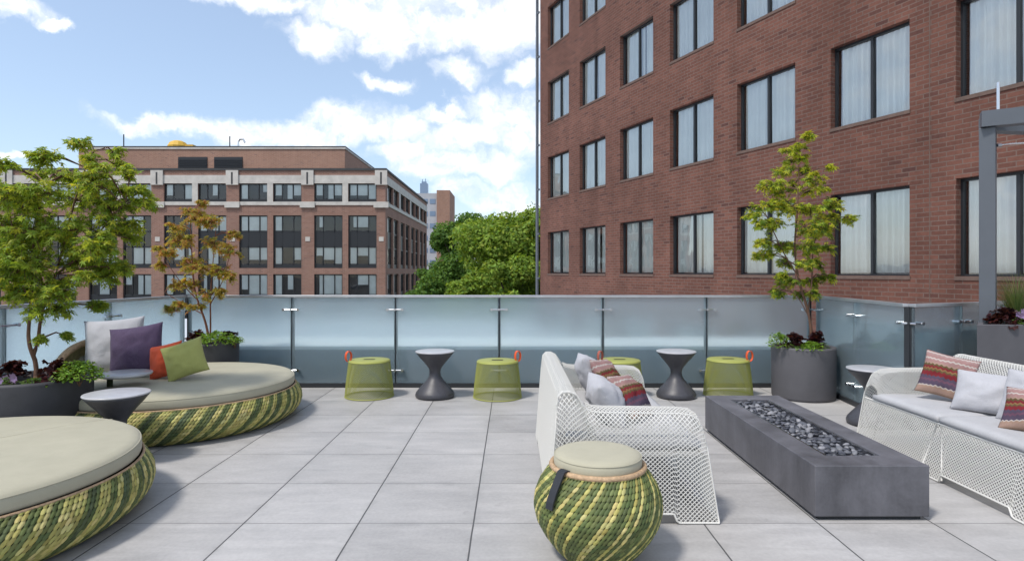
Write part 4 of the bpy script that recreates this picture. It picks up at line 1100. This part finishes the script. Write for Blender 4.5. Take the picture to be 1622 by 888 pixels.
# green mesh stools
def stool(loc, label, strap_ang, strapm):
    t = thing('mesh_stool', label, 'stool', loc, 0, 'green wire mesh stools along the railing')
    Hs = 0.385; b = MB()
    def F(u, v):
        th = 2 * PI * u; r = 0.262 - 0.045 * v - 0.006 * (1 - v) ** 4 ; return (r * math.cos(th), r * math.sin(th), 0.008 + (Hs - 0.02) * v)
    lattice(b, F, 126, 34, 0.17); build('mesh_side', b, M['green_mesh'], t, solid=0.003)
    b = MB(); tor(b, 0.256, 0.006, 0.008, 64, 6); build('bottom_ring', b, M['green_mesh'], t, smooth=True)
    b = MB(); tor(b, 0.216, 0.007, Hs - 0.008, 64, 6); build('top_ring', b, M['green_mesh'], t, smooth=True)
    b = MB(); b.lathe([(0.19, Hs - 0.012), (0.215, Hs - 0.008), (0.218, Hs), (0.212, Hs + 0.006), (0.1, Hs + 0.008), (0.01, Hs + 0.008)], 56); build('seat', b, M['green_mesh'], t, smooth=True)
    b = MB(); b.box(-0.06, 0.06, -0.022, 0.022, Hs + 0.0085, Hs + 0.012); build('seat_slot', b, M['slot'], t)
    # leather loop
    d = Vector((math.cos(strap_ang), math.sin(strap_ang), 0)); sd = Vector((-d.y, d.x, 0))
    b = MB(); n = 18; base = d * 0.205 + Vector((0, 0, Hs - 0.004)); vs = []
    for k in range(n):
        a = PI * 2 * k / n; c = base + d * (0.012 + 0.03 * math.sin(a)) * 1.0 + sd * 0.024 * math.sin(a) * 0.8 + Vector((0, 0, 0.052 - 0.056 * math.cos(a)))
        nn = (sd * math.sin(a) * 0.6 + d * math.sin(a) * 0.6 - Vector((0, 0, math.cos(a)))).normalized()
        ax = (sd - d * 0.8).normalized() * 0.014
        for e in (-0.0025, 0.0025):
            for s in (-1, 1): vs.append(c + nn * e + ax * s)
    for k in range(n):
        o_ = k * 4; p2 = ((k + 1) % n) * 4
        b.add([vs[o_], vs[o_ + 1], vs[p2 + 1], vs[p2], vs[o_ + 2], vs[o_ + 3], vs[p2 + 3], vs[p2 + 2]], [(0, 1, 2, 3), (4, 7, 6, 5), (0, 3, 7, 4), (1, 5, 6, 2)])
    build('strap_loop', b, M[strapm], t, smooth=True)
    return t
stool((-1.53, 6.55, 0), 'green mesh stool nearest the far daybed, orange loop on its left', R(198), 'orange_strap')
stool((-0.155, 6.50, 0), 'green mesh stool between the hourglass table and the left sofa, orange loop right', R(5), 'orange_strap')
stool((1.155, 6.55, 0), 'green mesh stool half hidden behind the left sofa, brown loop', R(190), 'brown_strap')
stool((2.335, 6.60, 0), 'green mesh stool behind the fire table next to the round planter', R(-20), 'orange_strap')

# ------------------------------------------------------------------ white mesh sofas
def make_sofa(label):
    t = thing('mesh_sofa', label, 'sofa', (0, 0, 0), 0, 'white wire mesh sofas')
    HL = 0.83; AW = 0.12
    TOP = [(0.045, 0.62), (0.05, 0.665), (0.075, 0.69), (0.115, 0.692), (0.15, 0.675), (0.175, 0.64), (0.20, 0.60), (0.235, 0.583), (0.30, 0.578), (0.55, 0.575), (0.70, 0.573), (0.765, 0.565), (0.805, 0.54), (0.83, 0.49), (0.838, 0.44)]
    sl = [0]
    for i in range(1, len(TOP)): sl.append(sl[-1] + math.hypot(TOP[i][0] - TOP[i - 1][0], TOP[i][1] - TOP[i - 1][1]))
    def T(u):
        s = max(0, min(1, u)) * sl[-1]; i = 1
        while i < len(sl) - 1 and sl[i] < s: i += 1
        k = (s - sl[i - 1]) / (sl[i] - sl[i - 1]); a, c = TOP[i - 1], TOP[i]; return a[0] + (c[0] - a[0]) * k, a[1] + (c[1] - a[1]) * k
    def skirt(d, L, cl=0.22, mid=False):
        e = min(d, L - d); z = 0.055
        if e < cl: z = 0.008
        elif e < cl + 0.02: z = 0.008 + 0.047 * (e - cl) / 0.02
        if mid and abs(d - L / 2) < 0.09: z = 0.008
        return z
    tube = MB()
    def side_pt(u, v, sg):
        tx, tz = T(u); bx_ = 0.0 + 0.90 * u; bz = skirt(0.90 * u, 0.90)
        x = bx_ + (tx - bx_) * v; z = bz + (tz - bz) * v
        y = sg * (HL + 0.025 * (1 - v) - 0.03 * max(0, (v - 0.86) / 0.14) ** 2)
        return (x, y, z)
    for sg in (-1, 1):
        b = MB(); lattice(b, lambda u, v: side_pt(u, v, sg), 76, 46, 0.225); build('side_panel', b, M['white_mesh'], t, solid=0.0035)
        # arm top roll and inner face
        def arm(u, v):
            uu = 0.26 + 0.74 * u; tx, tz = T(uu)
            if v < 0.4:
                k = v / 0.4; y = HL - 0.03 - AW * k; z = tz + 0.022 * math.sin(PI * k)
            else:
                k = (v - 0.4) / 0.6; y = HL - 0.03 - AW - 0.01 * k; zb_ = min(tz, 0.30); z = tz + (zb_ - tz) * k
                tx = min(tx, 0.838)
            return (tx, sg * y, z)
        b = MB(); lattice(b, arm, 70, 30, 0.225); build('arm', b, M['white_mesh'], t, solid=0.0035)
        for uu in (0.0, 1.0): tube.tube([side_pt(uu, k / 10, sg) for k in range(11)], 0.0045, 6)
        tube.tube([side_pt(k / 60, 0, sg) for k in range(61)], 0.0055, 6)
        tube.tube([side_pt(k / 60, 1, sg) for k in range(61)], 0.0035, 6)
    # back: outer, over the top, inner lean
    SEC = [(0.0, None), (0.045, 0.62), (0.05, 0.665), (0.075, 0.69), (0.115, 0.692), (0.15, 0.675), (0.18, 0.62), (0.25, 0.45), (0.29, 0.34)]
    def backf(u, v):
        y = -HL - 0.02 + (2 * HL + 0.04) * u
        p = [(0.0, skirt(u * 2 * HL, 2 * HL, 0.2)), *SEC[1:]]
        L_ = [0]
        for i in range(1, len(p)): L_.append(L_[-1] + math.hypot(p[i][0] - p[i - 1][0], p[i][1] - p[i - 1][1]))
        s = v * L_[-1]; i = 1
        while i < len(L_) - 1 and L_[i] < s: i += 1
        k = (s - L_[i - 1]) / (L_[i] - L_[i - 1]); a, c = p[i - 1], p[i]
        z = a[1] + (c[1] - a[1]) * k
        yy = y * (1 - 0.025 * min(1, z / 0.6)); return (a[0] + (c[0] - a[0]) * k, yy, z)
    b = MB(); lattice(b, backf, 140, 88, 0.225); build('back_panel', b, M['white_mesh'], t, solid=0.0035)
    def front(u, v):
        y = -HL - 0.02 + (2 * HL + 0.04) * u; zb_ = skirt(u * 2 * HL, 2 * HL, 0.2, True)
        bulge = 0.03 * math.exp(-((u - 0.5) / 0.035) ** 2) * (1 - abs(2 * v - 1))
        return (0.90 + (0.838 - 0.90) * v - bulge * 0.0 + 0.0, y * (1 - 0.02 * v), zb_ + (0.352 - zb_) * v)
    b = MB(); lattice(b, front, 140, 30, 0.225); build('front_panel', b, M['white_mesh'], t, solid=0.0035)
    tube.tube([front(k / 90, 0) for k in range(91)], 0.006, 6); tube.tube([front(k / 20, 1) for k in range(21)], 0.006, 6)
    for sg in (-1, 1): tube.tube([(0.898, sg * 0.10, 0.02), (0.84, sg * 0.02, 0.345)], 0.005, 6)
    b = MB(); lattice(b, lambda u, v: (0.29 + 0.548 * v, -HL + 0.03 + (2 * HL - 0.06) * u, 0.345 + 0.0 * u), 150, 46, 0.30); build('seat_deck', b, M['white_mesh'], t, solid=0.003)
    build('edge_frame', tube, M['white_mesh'], t, smooth=True)
    return t
s1 = make_sofa('white mesh sofa at the centre seen from its side behind the ottoman')
s1.location = (0.195, 4.08, 0)
S2L = (3.60, 3.94, 0)
s2 = dup(s1, 'white mesh sofa at the right edge facing the fire table', S2L, PI)

def seat_cushion(L, D, H, seed):
    b = MB(); nx, ny = 14, 20; rn = random.Random(seed); vs = []; top = {}; bot = {}
    for i in range(nx + 1):
        for j in range(ny + 1):
            u, v = i / nx * 2 - 1, j / ny * 2 - 1
            e = min(1 - abs(u), 1 - abs(v)); k = min(1, e / 0.13); k = math.sqrt(1 - (1 - k) ** 2)
            z = H / 2 * (0.55 + 0.45 * k) + 0.004 * noise.noise(Vector((u * 3, v * 4, seed)))
            x, y = u * D / 2 * (1 - 0.01 * (1 - k)), v * L / 2
            top[i, j] = len(vs); vs.append((x, y, z))
    for i in range(nx + 1):
        for j in range(ny + 1):
            x, y, z = vs[top[i, j]]; bot[i, j] = len(vs); vs.append((x, y, -z * 0.92))
    fs = [(top[i, j], top[i + 1, j], top[i + 1, j + 1], top[i, j + 1]) for i in range(nx) for j in range(ny)]
    fs += [(bot[i, j], bot[i, j + 1], bot[i + 1, j + 1], bot[i + 1, j]) for i in range(nx) for j in range(ny)]
    for i in range(nx):
        fs.append((top[i, 0], bot[i, 0], bot[i + 1, 0], top[i + 1, 0])); fs.append((top[i, ny], top[i + 1, ny], bot[i + 1, ny], bot[i, ny]))
    for j in range(ny):
        fs.append((top[0, j], top[0, j + 1], bot[0, j + 1], bot[0, j])); fs.append((top[nx, j], bot[nx, j], bot[nx, j + 1], top[nx, j + 1]))
    b.add(vs, fs); return b
CL, CD, CH = 0.715, 0.56, 0.062
def put_cushion(x, y, label, seed):
    o = build('seat_cushion', seat_cushion(CL, CD, CH, seed), M['seat_grey'], smooth=True); o.location = (x, y, 0.348 + CH / 2)
    tag(o, label, 'cushion', 'grey seat cushions of the sofas')
put_cushion(0.195 + 0.57, 4.08 - 0.362, 'grey seat cushion at the near end of the left sofa', 1)
put_cushion(0.195 + 0.57, 4.08 + 0.362, 'grey seat cushion at the far end of the left sofa', 2)
put_cushion(3.60 - 0.57, 3.94 + 0.362, 'grey seat cushion at the far end of the right sofa', 3)
put_cushion(3.60 - 0.57, 3.94 - 0.362, 'grey seat cushion at the near end of the right sofa', 4)

def pillow_mesh(w_, h_, t_, seed, pinch=0.07):
    b = MB(); n = 22; vs = []; uv = []; idx = {}
    for sd in (0, 1):
        for i in range(n + 1):
            for j in range(n + 1):
                u, v = i / n * 2 - 1, j / n * 2 - 1
                u = math.sin(u * PI / 2) * 0.5 + u * 0.5; v = math.sin(v * PI / 2) * 0.5 + v * 0.5
                edge = i in (0, n) or j in (0, n)
                x = w_ / 2 * u * (1 - pinch * (1 - v * v)); z = h_ / 2 * v * (1 - pinch * (1 - u * u))
                k = max(0, (1 - u * u) * (1 - v * v)) ** 0.5
                wr = 0.022 * noise.noise(Vector((u * 2.2, v * 2.2, seed * 3 + sd * 7))) + 0.012 * noise.noise(Vector((u * 6, v * 6, seed + sd)))
                rad = 0.005 * math.sin(8 * math.atan2(v, u + 1e-6) + seed) * min(1, (u * u + v * v)) * k
                y = (t_ / 2 * k + (wr + rad) * k) * (-1 if sd == 0 else 1)
                if edge and sd == 1: idx[sd, i, j] = idx[0, i, j]; continue
                idx[sd, i, j] = len(vs); vs.append((x, y, z)); uv.append((i / n, j / n))
    fs = [(idx[0, i, j], idx[0, i + 1, j], idx[0, i + 1, j + 1], idx[0, i, j + 1]) for i in range(n) for j in range(n)]
    fs += [(idx[1, i, j], idx[1, i, j + 1], idx[1, i + 1, j + 1], idx[1, i + 1, j]) for i in range(n) for j in range(n)]
    b.add(vs, fs, 0, None, uv); return b
def put_pillow(x, y, zseat, w_, h_, t_, yaw, lean, roll, mat, label, seed, grp, pinch=0.07):
    b = pillow_mesh(w_, h_, t_, seed, pinch)
    o = build('pillow', b, M[mat], smooth=True)
    m = Matrix.Rotation(yaw, 3, 'Z') @ Matrix.Rotation(lean, 3, 'X') @ Matrix.Rotation(roll, 3, 'Y')
    zmin = min((m @ Vector(v)).z for v in b.v)
    o.rotation_euler = m.to_euler(); o.location = (x, y, zseat - zmin - 0.008)
    tag(o, label, 'pillow', grp); return o
GD_ = 'throw pillows on the far daybed'
# front face of a pillow looks along local -Y; lean > 0 tips its top away (+Y)
put_pillow(-3.66, 5.62, 0.388, 0.50, 0.52, 0.23, R(14), R(-16), R(-5), 'pillow_grey', 'big light grey pillow at the back of the daybed pile', 1, GD_)
put_pillow(-3.36, 5.46, 0.388, 0.46, 0.46, 0.21, R(4), R(-18), R(-9), 'pillow_purple', 'dark purple pillow between the grey and orange ones', 2, GD_)
put_pillow(-3.05, 5.38, 0.388, 0.29, 0.31, 0.15, R(-2), R(-22), R(-14), 'pillow_orange', 'small orange-red pillow behind the lime green one', 3, GD_)
put_pillow(-2.84, 5.30, 0.388, 0.34, 0.32, 0.17, R(10), R(-20), R(-19), 'pillow_green', 'lime green pillow in front of the daybed pile', 4, GD_)
GS = 'throw pillows on the left sofa'
def sx1(dx, dy): return 0.195 + dx, 4.08 + dy
x, y = sx1(0.385, 0.42); put_pillow(x, y, 0.412, 0.42, 0.34, 0.18, R(90), R(-26), 0.05, 'pillow_grey', 'pale grey pillow at the far end of the left sofa', 5, GS)
x, y = sx1(0.385, -0.30); put_pillow(x, y, 0.412, 0.42, 0.30, 0.20, R(90), R(-30), -0.05, 'pillow_grey', 'pale grey pillow at the near end of the left sofa', 6, GS)
x, y = sx1(0.50, 0.30); put_pillow(x, y, 0.412, 0.36, 0.33, 0.14, R(66), R(-32), 0.12, 'pillow_stripe', 'patterned striped pillow farther along the left sofa', 7, GS)
x, y = sx1(0.56, -0.20); put_pillow(x, y, 0.412, 0.36, 0.31, 0.15, R(62), R(-38), 0.14, 'pillow_stripe', 'patterned striped pillow nearer on the left sofa', 8, GS)
GT = 'throw pillows on the right sofa'
def sx2(dx, dy): return 3.60 - dx, 3.94 + dy
x, y = sx2(0.47, 0.45); put_pillow(x, y, 0.412, 0.33, 0.33, 0.10, R(-38), R(-24), R(12), 'pillow_stripe', 'zigzag striped pillow at the far end of the right sofa', 9, GT)
x, y = sx2(0.47, 0.06); put_pillow(x, y, 0.412, 0.40, 0.29, 0.15, R(-50), R(-30), R(2), 'pillow_grey', 'light grey pillow beside the zigzag pillow on the right sofa', 10, GT)
x, y = sx2(0.42, -0.26); put_pillow(x, y, 0.412, 0.42, 0.34, 0.15, R(-70), R(-22), R(0), 'pillow_grey', 'light grey pillow cut by the right edge of the picture', 11, GT)
x, y = sx2(0.56, -0.42); put_pillow(x, y, 0.412, 0.36, 0.28, 0.10, R(-62), R(-34), R(-4), 'pillow_stripe', 'zigzag striped pillow cut by the right edge of the picture', 12, GT)

# ------------------------------------------------------------------ fire table
FX0_, FX1_, FY0_, FY1_, FZ = 1.622, 2.238, 3.27, 5.13, 0.296
t = thing('fire_table', 'long dark concrete fire table filled with grey stones between the sofas', 'fire table', ((FX0_ + FX1_) / 2, (FY0_ + FY1_) / 2, 0))
hx, hy = (FX1_ - FX0_) / 2, (FY1_ - FY0_) / 2; ix, iy = 0.155, 0.745
b = MB(); z0, z1, zi = 0.022, FZ, FZ - 0.06
o8 = [(-hx, -hy), (hx, -hy), (hx, hy), (-hx, hy)]; i8 = [(-ix, -iy), (ix, -iy), (ix, iy + 0.03), (-ix, iy + 0.03)]
vs = [(x, y, z0) for x, y in o8] + [(x, y, z1) for x, y in o8] + [(x, y, z1) for x, y in i8] + [(x, y, zi) for x, y in i8]
fs = [(3, 2, 1, 0), (12, 13, 14, 15)]
for k in range(4):
    k2 = (k + 1) % 4; fs += [(k, k2, 4 + k2, 4 + k), (4 + k, 4 + k2, 8 + k2, 8 + k), (8 + k, 8 + k2, 12 + k2, 12 + k)]
b.add(vs, fs); build('body', b, M['concrete'], t, bevel=0.006)
b = MB(); b.box(-hx + 0.03, hx - 0.03, -hy + 0.03, hy - 0.03, 0, 0.0215); build('plinth', b, M['black_metal'], t)
b = MB()
for s in (-1, 1):
    b.box(s * (ix - 0.012) - 0.003, s * (ix - 0.012) + 0.003, -iy + 0.01, iy + 0.02, zi + 0.001, FZ - 0.006)
build('burner_tray', b, M['steel'], t)
rn = random.Random(77); pm = []
def pebble(seed):
    r_ = random.Random(seed); bm = bmesh.new(); bmesh.ops.create_icosphere(bm, subdivisions=2, radius=1)
    sx_, sy_, sz_ = r_.uniform(1.0, 1.5), r_.uniform(0.7, 1.05), r_.uniform(0.4, 0.6)
    for v in bm.verts:
        n_ = 1 + 0.28 * noise.noise(v.co * 1.3 + Vector((seed * 5, 0, 0))); v.co = Vector((v.co.x * sx_, v.co.y * sy_, v.co.z * sz_)) * n_
    me = bpy.data.meshes.new('pebble'); bm.to_mesh(me); bm.free(); me.materials.append(M['pebble'])
    me.polygons.foreach_set('use_smooth', [True] * len(me.polygons)); return me
pms = [pebble(k) for k in range(8)]
cnt = 0; cxm, cym = (FX0_ + FX1_) / 2, (FY0_ + FY1_) / 2
ny_, nx_ = 40, 7
for j in range(ny_):
    for i in range(nx_):
        x = cxm - ix + 0.026 + (i + 0.5 * (j % 2) * 0.9) * (2 * ix - 0.07) / (nx_ - 0.5) + rn.uniform(-.008, .008)
        y = cym - iy + 0.022 + j * (2 * iy - 0.015) / (ny_ - 1) + rn.uniform(-.007, .007)
        o = bpy.data.objects.new('pebble', rn.choice(pms)); C.objects.link(o)
        s = rn.uniform(0.0135, 0.0215); o.scale = (s, s, s); o.rotation_euler = (rn.uniform(-.5, .5), rn.uniform(-.5, .5), rn.uniform(0, 6.3))
        o.location = (x, y, zi + 0.030 + rn.uniform(-0.006, 0.016) + (0.008 if (i + j) % 3 == 0 else 0))
        tag(o, 'smooth grey stone lying in the trough of the fire table', 'stone', 'grey stones in the fire table'); cnt += 1
